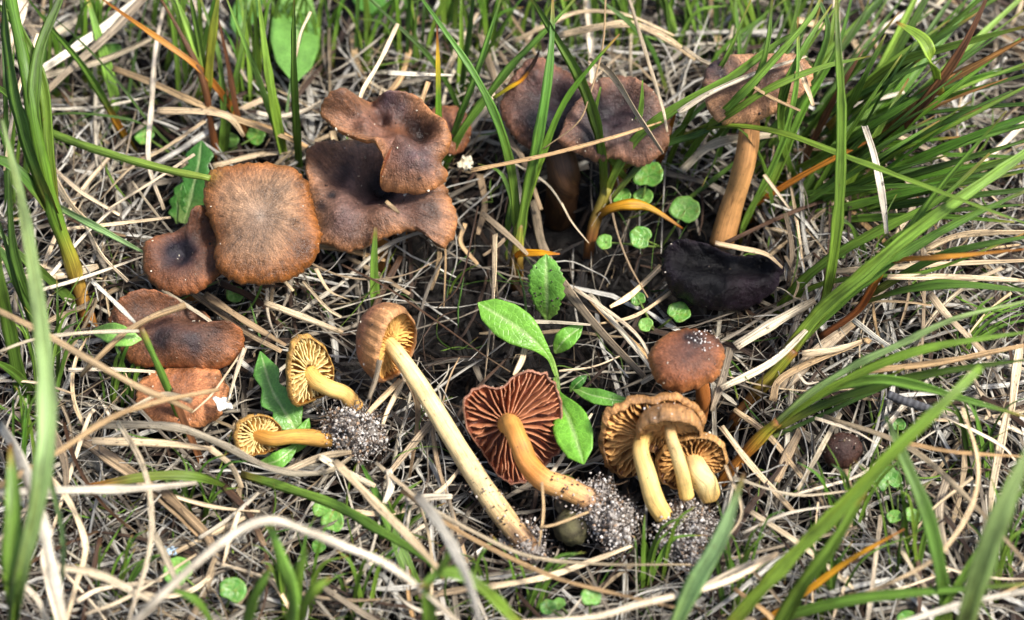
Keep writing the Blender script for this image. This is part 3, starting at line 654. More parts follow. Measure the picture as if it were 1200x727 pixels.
_, CC, nC = make_cap(m, (812, 540, 20), [(768, 548), (772, 530), (790, 518), (815, 509), (838, 513), (852, 530), (850, 548), (835, 555), (815, 556), (795, 572), (776, 566)],
    at(.12, .5, .85), dome=6, inroll=22, q=.8, thick=4.2, seed=19.3, wob=.6, keep=4, cols=[(0, lin(140, 90, 50)), (1, lin(206, 152, 88))], under=lin(110, 66, 26), gill=dict(n=24, depth=3.2, r0=.2, thick=.3, wave=.9, base=lin(166, 106, 50), edge=lin(214, 164, 100)))
make_stem(m, [CC + nC * .001, (818, 552, 20), (826, 566, 15), (832, 582, 10)], (22, 26, 30, 26), [(0, lin(232, 188, 120)), (.5, lin(244, 222, 160)), (1, lin(226, 182, 100))])
soil_clump(m, [(774, 616), (788, 596), (804, 584), (824, 590), (832, 614), (822, 645), (832, 676), (812, 694), (796, 664), (776, 640)], 7, 6, 17, 2000, .9, hairs=70)
# 15 dark little cap
m = thing('mushroom', 'little dark brown button cap half buried under straw', 'mushroom', base_of(988, 545), GRP_L)
_, C_, n_ = make_cap(m, (987, 528, 9), [(964, 532), (970, 514), (988, 507), (1005, 514), (1011, 530), (998, 547), (976, 549)], (0, -.3, .95), dome=6, seed=20.1, cols=[(0, lin(70, 46, 40)), (1, lin(84, 52, 40))], stain_shading=[(990, 520, 8, lin(120, 90, 76), .6)], keep=10)
make_stem(m, [(C_ - n_ * .002), base_of(988, 540)], (14, 14), STEMC, keep=False)

# ---- mossy pellets, flakes, twig
def pellet(name, label, cat, px, py, z, rpx, cols, mat, sub=ICO2, squash=.85, amp=.18, fr=260, group=None):
    C = P(px, py, z); r = rpx * pxm(C); mb = MB(); v = []
    for a in sub[0]:
        k = 1 + amp * mnoise.noise(a * 2.2 + Vector((px, py, 0))) + amp * .45 * mnoise.noise(a * 9 + Vector((py, px, 0)))
        v.append(C + Vector((a.x * r * k, a.y * r * k, a.z * r * k * squash)))
    mb.add(v, sub[1], [mix(cols[0], cols[1], clamp(.5 + 1.2 * mnoise.noise(a * 4 + Vector((px, 0, 0))))) for a in sub[0]], [(0, 0, 0)] * len(v))
    o = mb.build(name, mat, loc=C - Vector((0, 0, r * squash))); KEEP.append((px, py, rpx * 1.1, z))
    return tag(o, label, cat, group)
pellet('dung_pellet', 'round fibrous dark olive pellet beside the sandy stem base', 'pellet', 670, 618, 6, 22, (lin(96, 92, 58), lin(52, 46, 32)), M_ROUGH)
pellet('dung_pellet', 'flat greyish pellet behind the round olive pellet', 'pellet', 664, 591, 5, 15, (lin(120, 112, 88), lin(60, 54, 42)), M_ROUGH, squash=.6)
def flake(name, label, cat, px, py, z, w_, h_, col, mat, group=None):
    mb = MB(); C = P(px, py, z); n = 9; v, f = [], []; u = pxm(C)
    for s in (0, 1):
        for j in range(n):
            for i in range(n):
                x, y = i / (n - 1) * 2 - 1, j / (n - 1) * 2 - 1; k = 1 - .25 * abs(x * y) * abs(x + y) / 2
                e = 1 + .8 * mnoise.noise(Vector((x * 1.4 + px, y * 1.4, 2)))
                v.append(C + Vector((x * w_ * u * k * e, y * h_ * u * k * e, (.0034 * mnoise.noise(Vector((x * 2 + px, y * 2, 7)))) - s * .0006)))
    for j in range(n - 1):
        for i in range(n - 1):
            a = j * n + i; f.append((a, a + 1, a + n + 1, a + n)); b = a + n * n; f.append((b + n, b + n + 1, b + 1, b))
    bd = list(range(n)) + [j * n + n - 1 for j in range(1, n)] + list(range(n * n - 2, n * n - n - 1, -1)) + [j * n for j in range(n - 2, 0, -1)]
    f += [(bd[(i + 1) % len(bd)], bd[i], bd[i] + n * n, bd[(i + 1) % len(bd)] + n * n) for i in range(len(bd))]
    mb.add(v, f, [col] * len(v), [(0, 0, 0)] * len(v)); return tag(mb.build(name, mat, loc=C), label, cat, group)
flake('white_flake', 'crumpled white flake on the edge of the flat orange cap', 'flake', 262, 472, 20, 10, 9, lin(240, 236, 226), M_ROUGH)
flake('blue_flake', 'tiny pale blue flake lying deep in the straw', 'flake', 200, 645, 14, 9, 5, lin(170, 195, 215), M_ROUGH)
flake('pale_scrap', 'tiny crumpled cream scrap beside the tall grass shoot', 'scrap', 547, 190, 20, 8, 9, lin(226, 214, 186), M_ROUGH)
mb = MB(); ribbon(mb, pts3([(1040, 462), (1060, 470), (1085, 478), (1100, 482)], 22), .0034, lambda t: mix(lin(92, 92, 96), lin(50, 50, 54), .5 + .5 * math.sin(t * 70)), 'round', 40, (.9, 1, .5))
tag(mb.build('twig', M_ROUGH), 'short dark grey scaly twig lying on the straw', 'twig')
# ------------------------------------------------------------------ leaves
LG, LD, LB = lin(120, 176, 62), lin(70, 122, 48), lin(98, 158, 70)
def leaf(par, pts, wpx, prof='spat', teeth=0., col=LG, fold=.16, name='leaf', spots=0, rib=True, wavy=.1, nref=None):
    """pts: midrib base -> tip as (px,py,z)"""
    c = catmull([P(*p) for p in pts], 26); half = 6; v, f, cc, st = [], [], [], []; L = 0
    nref = nref or (-FWD * .7 + Vector((rng.uniform(-.3, .3), 0, .45))).normalized(); seed = rng.random() * 9; cols_ = 2 * half + 1
    PR = {'spat': [(0, .07), (.25, .12), (.45, .42), (.68, .95), (.8, 1), (.92, .7), (1, .03)], 'oval': [(0, .1), (.15, .55), (.4, .97), (.6, 1), (.82, .72), (1, .04)],
          'lance': [(0, .2), (.2, .6), (.45, 1), (.7, .8), (.9, .35), (1, .03)], 'lobed': [(0, .3), (.15, .45), (.3, .95), (.42, .5), (.55, .9), (.68, .45), (.82, .7), (1, .03)]}[prof]
    for layer in (0, 1):
        L = 0
        for i, p in enumerate(c):
            t = i / 26; tan = (c[min(i + 1, 26)] - c[max(i - 1, 0)]).normalized()
            if i: L += (p - c[i - 1]).length
            sd_ = tan.cross(nref).normalized(); nn = sd_.cross(tan)
            w0 = grad([(a, (b, b, b)) for a, b in PR], t)[0] * wpx / 2 * pxm(p)
            for j in range(cols_):
                x = (j - half) / half
                tw = 1 + (teeth * ((t * 11 + .2 * x) % 1 - .5) if abs(x) > .8 else 0)
                y = abs(x) * fold * w0 - (fold * .3 * w0 if abs(x) < .1 else 0) + wavy * w0 * mnoise.noise(Vector((t * 5 + seed, x * 1.6, seed))) - .08 * w0 * x * x
                v.append(p + sd_ * (x * w0 * tw) + nn * (y - layer * .0004))
                cl = col
                if rib and abs(x) < .1: cl = mix(col, lin(196, 214, 150), .55)
                cl = mix(cl, lin(190, 206, 120), .35 * max(0, 1 - t * 3))
                cc.append(cl); st.append((L, x, seed))
    R = 27 * cols_
    for i in range(26):
        for j in range(cols_ - 1):
            a = i * cols_ + j; f.append((a, a + cols_, a + cols_ + 1, a + 1)); b = a + R; f.append((b, b + 1, b + cols_ + 1, b + cols_))
    for i in range(26):
        a = i * cols_; f.append((a, a + R, a + R + cols_, a + cols_)); a += cols_ - 1; f.append((a, a + cols_, a + R + cols_, a + R))
    mb = MB(); mb.add(v, f, cc, st); o = mb.build(name, M_LEAF, par)
    if spots:
        m2 = MB()
        for i in range(spots):
            q = v[rng.randrange(5, 22) * cols_ + rng.choice([2, 3, 4, 8, 9, 10])]; grain(m2, q + nref * .0002, .00045, lin(50, 40, 34), squash=.5)
        m2.build('dark_spots', M_ROUGH, o)['kind'] = 'stuff'
    for i in (6, 12, 18, 22):
        x, y = proj(c[i]); KEEP.append((x, y, wpx * .45, c[i].z / MM - 5))
    return o
pl = thing('rosette_plant', 'young green plant with spoon-shaped leaves between the picked mushrooms', 'plant', base_of(653, 446))
leaf(pl, [(652, 442, 8), (640, 414, 16), (612, 388, 22), (560, 355, 24)], 44, 'spat', col=LG)
leaf(pl, [(650, 442, 8), (652, 462, 16), (667, 492, 22), (684, 544, 22)], 46, 'spat', col=lin(124, 186, 62))
leaf(pl, [(650, 414, 12), (662, 398, 18), (683, 382, 20)], 24, 'oval', col=lin(110, 168, 56))
leaf(pl, [(668, 452, 10), (690, 462, 15), (716, 468, 17), (742, 471, 16)], 20, 'lance', col=lin(108, 164, 62))
leaf(pl, [(668, 460, 10), (676, 450, 14), (688, 440, 16)], 12, 'oval', col=LD)
mb = MB(); ribbon(mb, pts3([(655, 470), (652, 440), (646, 418), (640, 408)], (2, 14)), .0016, lambda t: lin(150, 186, 90), 'round'); mb.build('stalk', M_GREEN, pl)
pl = thing('toothed_leaf', 'upright green leaf with toothed lower edge and dark pinprick spots', 'leaf', base_of(641, 385))
leaf(pl, [(641, 376, 6), (641, 352, 16), (640, 322, 26), (640, 298, 30)], 42, 'oval', teeth=.25, col=lin(112, 168, 66), spots=12)
pl = thing('lobed_leaf_plant', 'dark green lobed leaf beside the squarish cap', 'plant', base_of(230, 260))
leaf(pl, [(215, 262, 6), (225, 225, 14), (232, 195, 20), (236, 165, 24)], 52, 'lobed', col=lin(62, 112, 44)); leaf(pl, [(210, 262, 5), (208, 240, 10), (214, 215, 16)], 26, 'lobed', col=LD)
pl = thing('lobed_leaf_plant', 'bright green long leaf running under the two small golden mushrooms', 'plant', base_of(345, 505))
leaf(pl, [(352, 512, 7), (335, 485, 11), (318, 455, 13), (305, 412, 14)], 46, 'lobed', col=lin(96, 152, 66)); leaf(pl, [(345, 530, 6), (352, 515, 9), (362, 490, 10)], 22, 'lance', col=lin(110, 170, 60))
leaf(pl, [(300, 545, 8), (325, 540, 13), (350, 520, 13)], 22, 'lance', col=lin(104, 160, 60))
pl = thing('broad_leaf_plant', 'large soft green oval leaf behind the tall blades of the squarish cap', 'plant', base_of(345, 95))
leaf(pl, [(350, -30, 4), (347, 20, 12), (345, 60, 16), (345, 98, 18)], 58, 'oval', col=lin(104, 150, 66)); leaf(pl, [(300, -25, 4), (290, 10, 12), (278, 42, 16)], 36, 'oval', col=lin(96, 144, 62))
leaf(pl, [(420, -30, 4), (430, -5, 12), (452, 14, 14)], 36, 'oval', col=lin(96, 150, 60))
pl = thing('oval_leaf', 'small pale green oval leaf resting on the wide wavy cap', 'leaf', base_of(120, 400))
leaf(pl, [(108, 388, 18), (126, 389, 32), (145, 395, 36), (166, 398, 35)], 26, 'oval', col=lin(140, 190, 88))
# round-leaved seedlings
def seedling(label, leaves, root, group='round-leaved seedlings'):
    t = thing('seedling', label, 'seedling', base_of(*root), group)
    for (x, y, r, z, *o) in leaves:
        C = P(x, y, z); u = pxm(C) * r; mb = MB(); v, f = [], []; M = 28; K = 5; n = (-FWD * .5 + Vector((rng.uniform(-.3, .3), rng.uniform(-.2, .2), .6))).normalized()
        rd = (P(*root, 4) - C); a0 = math.atan2(rd.dot(UPI), rd.x) if rd.length > 1e-5 else -1.5; e1 = n.cross(Vector((0, 1, .2))).normalized(); e2 = n.cross(e1)
        e1 = e1 if e1.x > 0 else -e1; e2 = e2 if e2.dot(UPI) > 0 else -e2; heart = o[0] if o else .28
        for s in (0, 1):
            for i in range(K + 1):
                for k in range(M):
                    a = k / M * 2 * math.pi; d = math.cos(a - a0); notch = 1 - heart * max(0, d) ** 8 + .13 * mnoise.noise(Vector((math.cos(a) * 1.6 + x, math.sin(a) * 2, y)))
                    q = i / K * u * notch
                    v.append(C + e1 * (math.cos(a) * q) + e2 * (math.sin(a) * q * .95) + n * (.22 * u * (i / K) ** 2 * (.4 + .6 * abs(math.sin(a - a0))) + .07 * u * mnoise.noise(Vector((math.cos(a) * i, math.sin(a) * i, x))) - s * .0004))
        W = (K + 1) * M
        for i in range(K):
            for k in range(M):
                k2 = (k + 1) % M; f.append((i * M + k, (i + 1) * M + k, (i + 1) * M + k2, i * M + k2)); f.append((W + i * M + k2, W + (i + 1) * M + k2, W + (i + 1) * M + k, W + i * M + k))
        f += [(K * M + k, W + K * M + k, W + K * M + (k + 1) % M, K * M + (k + 1) % M) for k in range(M)]
        c0 = rng.choice([lin(96, 156, 58), lin(84, 144, 52), lin(112, 168, 70)]); cl_ = []
        for s in (0, 1):
            for i in range(K + 1):
                for k in range(M):
                    a = k / M * 2 * math.pi; vn = .5 + .5 * math.cos((a - a0) * 5); nz = mnoise.noise(Vector((math.cos(a) * i * .6 + x, math.sin(a) * i * .6, y)))
                    cl_.append(mix(mix(c0, lin(176, 200, 120), .38 * vn * (1 - i / K * .6)), lin(150, 140, 60), clamp(nz * .9 - .1 + .12 * (i == K))))
        mb.add(v, f, cl_, [(0, 0, 0)] * len(v)); mb.build('leaf', M_LEAF, t)
        m2 = MB(); ribbon(m2, [P(*root, 1), P((root[0] * .5 + x * .5), (root[1] * .5 + y * .5), z * .75), C], .0009, lambda t: lin(140, 170, 80), 'round', 8, (1, 1, .8)); m2.build('petiole', M_GREEN, t)
        KEEP.append((x, y, r, z - 5))
seedling('trio of round green leaves beside the bent yellow leaf', [(760, 206, 18, 20), (729, 232, 12, 12), (754, 231, 12, 13)], (748, 250))
seedling('pair of round green leaves above the black cap', [(803, 247, 18, 16), (751, 279, 14, 15), (709, 284, 10, 8)], (775, 290))
seedling('tiny round leaves between the toothed leaf and the black cap', [(757, 381, 9, 12), (748, 351, 9, 10), (795, 367, 14, 11)], (768, 388))
seedling('heart-shaped green leaf with two small leaflets below the button cap', [(1040, 563, 17, 16, .75), (1048, 606, 9, 12), (1068, 605, 11, 13), (1052, 498, 9, 12)], (1052, 625))
seedling('round dewy leaf and paler leaf in the straw below the orange cap', [(273, 692, 16, 18), (210, 670, 18, 16)], (262, 720))
seedling('two round leaves beside the arching green blade under the sandy clump', [(390, 612, 14, 14), (378, 596, 12, 12), (374, 640, 9, 14)], (388, 630))
seedling('sprout with two round leaflets below the long stem base', [(692, 700, 12, 30), (642, 712, 10, 14), (655, 708, 8, 14)], (690, 745))
seedling('faint small leaves deep in the grass at the tall shoots', [(170, 160, 12, 6), (300, 160, 12, 6), (270, 165, 10, 5), (130, 62, 13, 4), (275, 345, 11, 8)], (230, 200), 'low leaves in the litter')
seedling('small leaf near the edge of the big straw heap', [(1063, 727, 12, 14), (990, 300, 6, 8)], (1063, 740), 'low leaves in the litter')

# ------------------------------------------------------------------ green blades
Gn = [(0, lin(160, 165, 84)), (.2, lin(112, 152, 62)), (.9, lin(100, 144, 58)), (1, lin(140, 140, 66))]
Gb = [(0, lin(170, 150, 80)), (.12, lin(130, 168, 70)), (.5, lin(124, 168, 70)), (1, lin(116, 160, 68))]
Gd = [(0, lin(120, 130, 60)), (.25, lin(76, 114, 48)), (1, lin(84, 122, 52))]
Gp = [(0, lin(140, 172, 104)), (.4, lin(134, 174, 116)), (1, lin(150, 184, 132))]
Gs = [(0, lin(110, 72, 44)), (.14, lin(150, 110, 56)), (.24, lin(130, 160, 66)), (.6, lin(98, 150, 54)), (1, lin(90, 142, 52))]
Gt = [(0, lin(120, 160, 66)), (.7, lin(98, 150, 54)), (.88, lin(190, 170, 50)), (.95, lin(130, 80, 40)), (1, lin(70, 44, 30))]
Or = [(0, lin(120, 78, 42)), (.35, lin(170, 112, 50)), (.7, lin(204, 150, 60)), (1, lin(150, 96, 46))]
Ye = [(0, lin(130, 90, 46)), (.3, lin(200, 150, 40)), (.75, lin(226, 180, 40)), (1, lin(160, 100, 40))]
Br = [(0, lin(90, 62, 44)), (.5, lin(120, 84, 58)), (1, lin(104, 72, 52))]
St = [(0, lin(190, 160, 110)), (.5, lin(178, 142, 90)), (1, lin(150, 112, 66))]
def jit(st, r):
    k = r.uniform(.78, 1.18); h = r.uniform(-.12, .14)
    if st[-1][1][1] > st[-1][1][0] and r.random() < .45: st = [s for s in st if s[0] < .9] + [(.9, st[-1][1]), (.96, lin(170, 150, 80)), (1, lin(130, 92, 56))]
    return [(t, (c[0] * k * (1.42 + h), c[1] * k * 1.26, c[2] * k * (1.05 - h))) for t, c in st]
def blade(par, xy, z, wpx, st=Gn, sect='keel', taper=(.8, 1, .18), twist=None, label=None, name='blade', mat=None, lean=.32):
    p = pts3(xy, z); mid = p[len(p) // 2]; st = jit(st, rng); mb = MB()
    if p[0].z < .009: p = [p[0] - Vector((0, 0, .013)) + (p[0] - p[1]) * .05] + p
    ribbon(mb, p, wpx * 1.12 * pxm(mid), lambda t: grad(st, t), sect, None, taper, rng.uniform(-.5, .5) if twist is None else twist, lean)
    return mb.build(name, mat or M_GREEN, par)
def tuft(label, root, blades, name='grass_tuft', group='green grass tufts'):
    t = thing(name, label, 'grass', base_of(*root), group)
    for b in blades: blade(t, *b[:3], **(b[3] if len(b) > 3 else {}))
    return t
tuft('tall sedge shoot with brown sheath and broad dark blades beside the pale blurred blade', (105, 382), [
    ([(106, 382), (85, 310), (62, 245), (45, 170), (30, 80), (8, -20)], (0, 20, 40, 62, 80, 92), 16, dict(st=[(0, lin(120, 84, 52)), (.22, lin(176, 134, 78)), (.34, lin(150, 150, 60)), (.45, lin(96, 140, 52)), (1, lin(80, 130, 50))], taper=(1, 1, .7), sect='round')),
    ([(62, 245), (48, 190), (40, 130), (46, 60), (70, 0), (80, -30)], (40, 56, 72, 84, 92, 96), 12, dict(st=Gd)), ([(64, 250), (40, 190), (20, 120), (8, 40), (4, -20)], (40, 60, 78, 90, 96), 18, dict(st=Gd)),
    ([(70, 270), (52, 215), (36, 165), (18, 120), (-20, 90)], (34, 50, 60, 66, 70), 12, dict(st=Gn)), ([(100, 372), (60, 330), (25, 300), (-20, 250)], (2, 20, 34, 46), 11, dict(st=Gd)),
    ([(50, 400), (30, 350), (5, 300), (-20, 280)], (2, 24, 40, 46), 13, dict(st=Gd)), ([(60, 440), (42, 380), (20, 330), (0, 260)], (2, 20, 40, 56), 12, dict(st=Gd)),
    ([(45, 470), (20, 440), (-10, 420)], (2, 20, 34), 12, dict(st=Gn)), ([(58, 430), (36, 360), (16, 290), (10, 200)], (2, 30, 52, 74), 13, dict(st=Gd)), ([(30, 480), (14, 400), (0, 330), (-8, 240)], (2, 30, 56, 78), 15, dict(st=Gd)),
    ([(66, 260), (58, 180), (50, 100), (20, 30), (-10, 0)], (36, 56, 74, 86, 92), 13, dict(st=Gn)), ([(60, 250), (30, 210), (4, 190), (-20, 188)], (38, 54, 60, 60), 14, dict(st=Gd))])
tuft('long pale bluish-green blade standing next to the sedge shoot', (20, 790), [
    ([(10, 800), (22, 690), (44, 590), (55, 490), (46, 370), (28, 250), (2, 140)], (10, 70, 92, 104, 112, 118, 122), 20, dict(st=Gp, lean=.2)),
    ([(14, 800), (14, 700), (16, 610), (12, 520)], (10, 66, 84, 92), 22, dict(st=Gb)), ([(40, 800), (75, 660), (60, 560), (50, 500)], (10, 60, 76, 86), 8, dict(st=Gp))])
tuft('pair of upright blades with an orange-blotched foot beside the white fallen stalks', (160, 184), [
    ([(162, 184), (140, 148), (120, 112), (96, 75), (60, 32), (30, -5)], (0, 14, 26, 36, 44, 50), 10, dict(st=[(0, lin(120, 150, 60)), (.22, lin(150, 150, 60)), (.34, lin(214, 160, 50)), (.42, lin(110, 120, 50)), (.5, lin(104, 152, 62)), (1, lin(90, 140, 54))])),
    ([(140, 135), (128, 90), (116, 45), (100, -10)], (4, 18, 30, 42), 12, dict(st=Gb)), ([(215, 187), (180, 150), (140, 98), (96, 50), (40, 2)], (6, 20, 32, 42, 50), 3.2, dict(st=Gd)),
    ([(160, 184), (150, 130), (160, 60), (175, -10)], (0, 10, 20, 28), 6, dict(st=Gd))])
tuft('brown-stalked grass tuft with one orange blade behind the squarish cap', (258, 200), [
    ([(258, 202), (248, 150), (238, 95), (212, 40), (182, -12)], (0, 18, 34, 48, 58), 8, dict(st=[(0, lin(120, 92, 60)), (.3, lin(132, 84, 52)), (.55, lin(104, 70, 44)), (1, lin(120, 88, 60))], sect='round')),
    ([(240, 110), (228, 55), (202, -12)], (30, 44, 60), 8, dict(st=Gb)), ([(242, 100), (234, 50), (222, -12)], (30, 46, 62), 9, dict(st=Gn)), ([(243, 108), (248, 50), (257, -12)], (30, 46, 62), 10, dict(st=[(0, lin(150, 150, 50)), (.4, lin(140, 150, 46)), (1, lin(120, 140, 50))])),
    ([(292, 168), (278, 135), (268, 80), (256, 22)], (0, 18, 34, 50), 7, dict(st=Br)), ([(290, 160), (265, 118), (235, 82), (195, 52), (155, 24), (118, -2)], (2, 22, 38, 48, 54, 58), 8, dict(st=Or)),
    ([(288, 162), (262, 100), (252, 40), (254, -10)], (0, 20, 40, 54), 5, dict(st=Br)), ([(262, 190), (270, 120), (282, 60), (290, -10)], (0, 20, 36, 50), 8, dict(st=Gd)), ([(258, 196), (262, 130), (255, 60), (232, -10)], (0, 20, 36, 50), 7, dict(st=Gn))])
tuft('three straight green blades rising close behind the squarish cap', (340, 205), [
    ([(336, 200), (322, 150), (300, 85), (280, 35), (262, -10)], (4, 26, 44, 58, 68), 7, dict(st=Gn)), ([(336, 200), (324, 140), (312, 70), (302, -10)], (4, 30, 52, 72), 11, dict(st=Gb)),
    ([(353, 212), (348, 140), (345, 70), (345, -10)], (4, 32, 56, 78), 11, dict(st=Gn)), ([(294, 138), (293, 80), (286, -10)], (0, 18, 40), 12, dict(st=Gd)), ([(308, 130), (300, 60), (318, -8)], (0, 22, 42), 7, dict(st=Gd)),
    ([(334, 165), (342, 90), (362, 14)], (4, 24, 44), 3.2, dict(st=Gp))])
tuft('single thick green rush stem pointing at the squarish cap', (20, 140), [([(30, 142), (80, 164), (140, 184), (200, 200), (246, 209)], (30, 38, 44, 48, 50), 9, dict(st=[(0, lin(110, 150, 60)), (.5, lin(124, 162, 74)), (1, lin(140, 170, 80))], sect='round', taper=(1, 1, .85), twist=0)),
    ([(45, 136), (90, 133), (150, 140), (180, 152)], (20, 24, 22, 16), 3, dict(st=Gd))])
tuft('fan of green blades beside the wavy pair, one with a brown tip', (513, 212), [
    ([(512, 214), (513, 160), (513, 100), (512, 28)], (4, 26, 46, 64), 9, dict(st=Gt, taper=(1, 1, .25))), ([(514, 214), (535, 150), (556, 95), (574, 40), (590, -12)], (4, 28, 46, 60, 70), 9, dict(st=Gn)),
    ([(515, 212), (538, 160), (570, 115), (602, 75), (640, 36), (682, -10)], (4, 26, 42, 56, 66, 74), 10, dict(st=Gn)), ([(540, 132), (545, 80), (552, 30), (556, -10)], (2, 24, 42, 54), 11, dict(st=Gd)),
    ([(545, 150), (528, 106), (504, 68), (468, 32), (425, -8)], (2, 20, 36, 48, 56), 6, dict(st=Gd)), ([(540, 120), (572, 60), (600, 12)], (4, 26, 44), 6, dict(st=Gd)), ([(535, 130), (540, 70), (540, 0)], (2, 22, 44), 9, dict(st=Gb)),
    ([(578, 116), (598, 103), (612, 94), (625, 76), (633, 58)], (40, 44, 46, 50, 54), 7, dict(st=[(0, lin(130, 160, 50)), (.3, lin(220, 190, 40)), (.5, lin(200, 140, 40)), (.65, lin(60, 44, 34)), (1, lin(40, 30, 26))]))])
tuft('yellow-footed shoot of long arching blades above the toothed leaf', (606, 312), [
    ([(605, 314), (606, 270), (600, 205), (584, 145), (556, 88), (520, 35), (488, -10)], (0, 14, 36, 54, 68, 78, 84), 10, dict(st=Gs)), ([(606, 310), (614, 245), (626, 185), (638, 120), (646, 55), (648, -10)], (0, 24, 44, 60, 72, 80), 12, dict(st=Gs)),
    ([(606, 305), (617, 240), (636, 180), (660, 122), (692, 78), (726, 40)], (0, 24, 42, 58, 70, 78), 8, dict(st=Gs)), ([(605, 314), (607, 290), (610, 262)], (0, 8, 16), 14, dict(st=[(0, lin(130, 90, 46)), (.5, lin(180, 150, 70)), (1, lin(150, 170, 70))], sect='round', taper=(1, 1, .8))),
    ([(606, 300), (628, 297), (656, 298)], (8, 14, 16), 9, dict(st=Ye)), ([(604, 300), (602, 250), (588, 205), (560, 192)], (2, 14, 24, 26), 5, dict(st=Gn)), ([(594, 280), (600, 235), (604, 200)], (4, 16, 26), 7, dict(st=Gb))])
tuft('shoot with a bent yellow leaf and red-brown sheath beside the round seedlings', (690, 294), [
    ([(690, 294), (698, 258), (712, 220)], (0, 10, 20), 13, dict(st=[(0, lin(90, 60, 40)), (.5, lin(140, 96, 54)), (1, lin(150, 150, 66))], sect='round', taper=(1, 1, .85))),
    ([(705, 242), (722, 200), (748, 160), (790, 128), (850, 95), (912, 50), (940, 36)], (12, 28, 42, 54, 64, 74, 76), 11, dict(st=Gb)), ([(708, 240), (708, 195), (698, 140), (678, 88), (648, 38), (615, -15)], (12, 32, 50, 64, 74, 80), 13, dict(st=Gn)),
    ([(738, 214), (722, 195), (704, 168), (697, 138), (704, 102)], (14, 24, 36, 46, 56), 8, dict(st=Gb)), ([(718, 212), (736, 168), (750, 132), (753, 94)], (16, 34, 46, 58), 7, dict(st=Gb)),
    ([(697, 258), (712, 246), (735, 240), (762, 244), (800, 268)], (10, 18, 22, 20, 14), 11, dict(st=Ye, sect='flat')), ([(710, 240), (770, 175), (840, 145), (935, 50)], (12, 30, 42, 62), 7, dict(st=Gd)),
    ([(770, 195), (778, 170), (792, 132)], (10, 22, 36), 9, dict(st=Or)), ([(720, 205), (780, 168), (830, 120), (890, 80), (906, 0)], (12, 26, 40, 54, 74), 8, dict(st=Gn)), ([(782, 110), (765, 62), (738, 28), (695, -6)], (10, 28, 42, 52), 7, dict(st=Gd))])
tuft('long low green blade arching from the ochre-stemmed mushroom over the dark tuft', (800, 180), [
    ([(800, 176), (815, 158), (850, 148), (912, 156), (985, 182), (1065, 212), (1140, 240), (1230, 272)], (6, 30, 48, 62, 70, 74, 76, 74), 11, dict(st=Gb)), ([(800, 240), (850, 200), (905, 155), (960, 90), (1010, 20), (1020, -10)], (6, 16, 26, 40, 52, 56), 6, dict(st=Gd))])
big = tuft('largest dense tuft of dark green blades leaning over beside the thick ochre stem', (925, 235), [
    ([(955, 392), (972, 325), (983, 240), (986, 130), (982, 50), (980, -15)], (2, 36, 62, 88, 104, 112), 12, dict(st=Gn)),
    ([(885, 250), (905, 215), (940, 130), (980, 60), (1000, -10)], (0, 14, 36, 52, 66), 9, dict(st=Gs)), ([(880, 245), (930, 212), (985, 182), (1030, 160)], (2, 18, 32, 40), 7, dict(st=Or)),
    ([(1030, 168), (1055, 150), (1092, 108), (1130, 52), (1160, -10)], (20, 44, 66, 84, 98), 11, dict(st=Br)), ([(1020, 172), (1078, 116), (1140, 80), (1215, 38)], (20, 50, 68, 80), 13, dict(st=St)),
    ([(970, 150), (1040, 82), (1112, 56), (1215, 28)], (20, 50, 72, 92), 11, dict(st=Gb)), ([(1100, 110), (1092, 72), (1080, 46), (1050, 26)], (56, 84, 90, 90), 16, dict(st=Gb)), ([(860, 225), (890, 170), (935, 120), (970, 40), (955, -10)], (2, 20, 38, 60, 70), 10, dict(st=Gd))])
for i in range(70):
    a = rng.uniform(8, 66); L = rng.uniform(170, 400); x, y = rng.uniform(905, 985), rng.uniform(150, 265); y0 = y
    ca, sa = math.cos(R_(a)), math.sin(R_(a)); sag = rng.uniform(-.02, .16)
    xy = [(x + ca * L * t, y0 - sa * L * t + sag * L * t * t) for t in (0, .3, .65, 1)]
    zt = rng.uniform(26, 78)
    blade(big, xy, [rng.uniform(0, 5), zt * .4, zt * .8, zt], rng.uniform(5, 11), rng.choice([Gd, Gd, Gd, Gn, Gs, Gn, Gb] + ([St] if i % 4 == 0 else [Br] if i % 9 == 0 else [])))
for i in range(16):
    x = rng.uniform(830, 960); y = rng.uniform(90, 210); zt = rng.uniform(20, 60)
    blade(big, [(x, y), (x + rng.uniform(0, 40), y - 60), (x + rng.uniform(20, 110), y - rng.uniform(130, 210))], (0, zt * .5, zt), rng.uniform(5, 9), rng.choice([Gd, Gn, Gd, Gb]))
tuft('crossing green blades in front of the tilted brown cap', (835, 215), [
    ([(800, 195), (830, 150), (868, 112), (905, 72), (950, 20), (965, -10)], (6, 40, 64, 76, 86, 90), 9, dict(st=Gb)), ([(812, 190), (850, 150), (884, 100), (900, 50), (905, -10)], (6, 36, 64, 78, 88), 8, dict(st=Gn)),
    ([(930, 215), (915, 160), (918, 110), (940, 60), (975, 5)], (4, 36, 62, 76, 84), 10, dict(st=Gn)), ([(872, 262), (900, 205), (922, 150), (934, 90), (935, 20)], (4, 26, 50, 70, 84), 8, dict(st=Gb)), ([(800, 160), (845, 140), (900, 105), (960, 80), (1020, 66)], (20, 50, 66, 72, 74), 8, dict(st=Gn)),
    ([(905, 250), (898, 205), (880, 165), (850, 140)], (4, 24, 40, 50), 7, dict(st=Gd)), ([(780, 200), (815, 120), (850, 70), (880, 0)], (6, 44, 66, 80), 7, dict(st=Gn))])
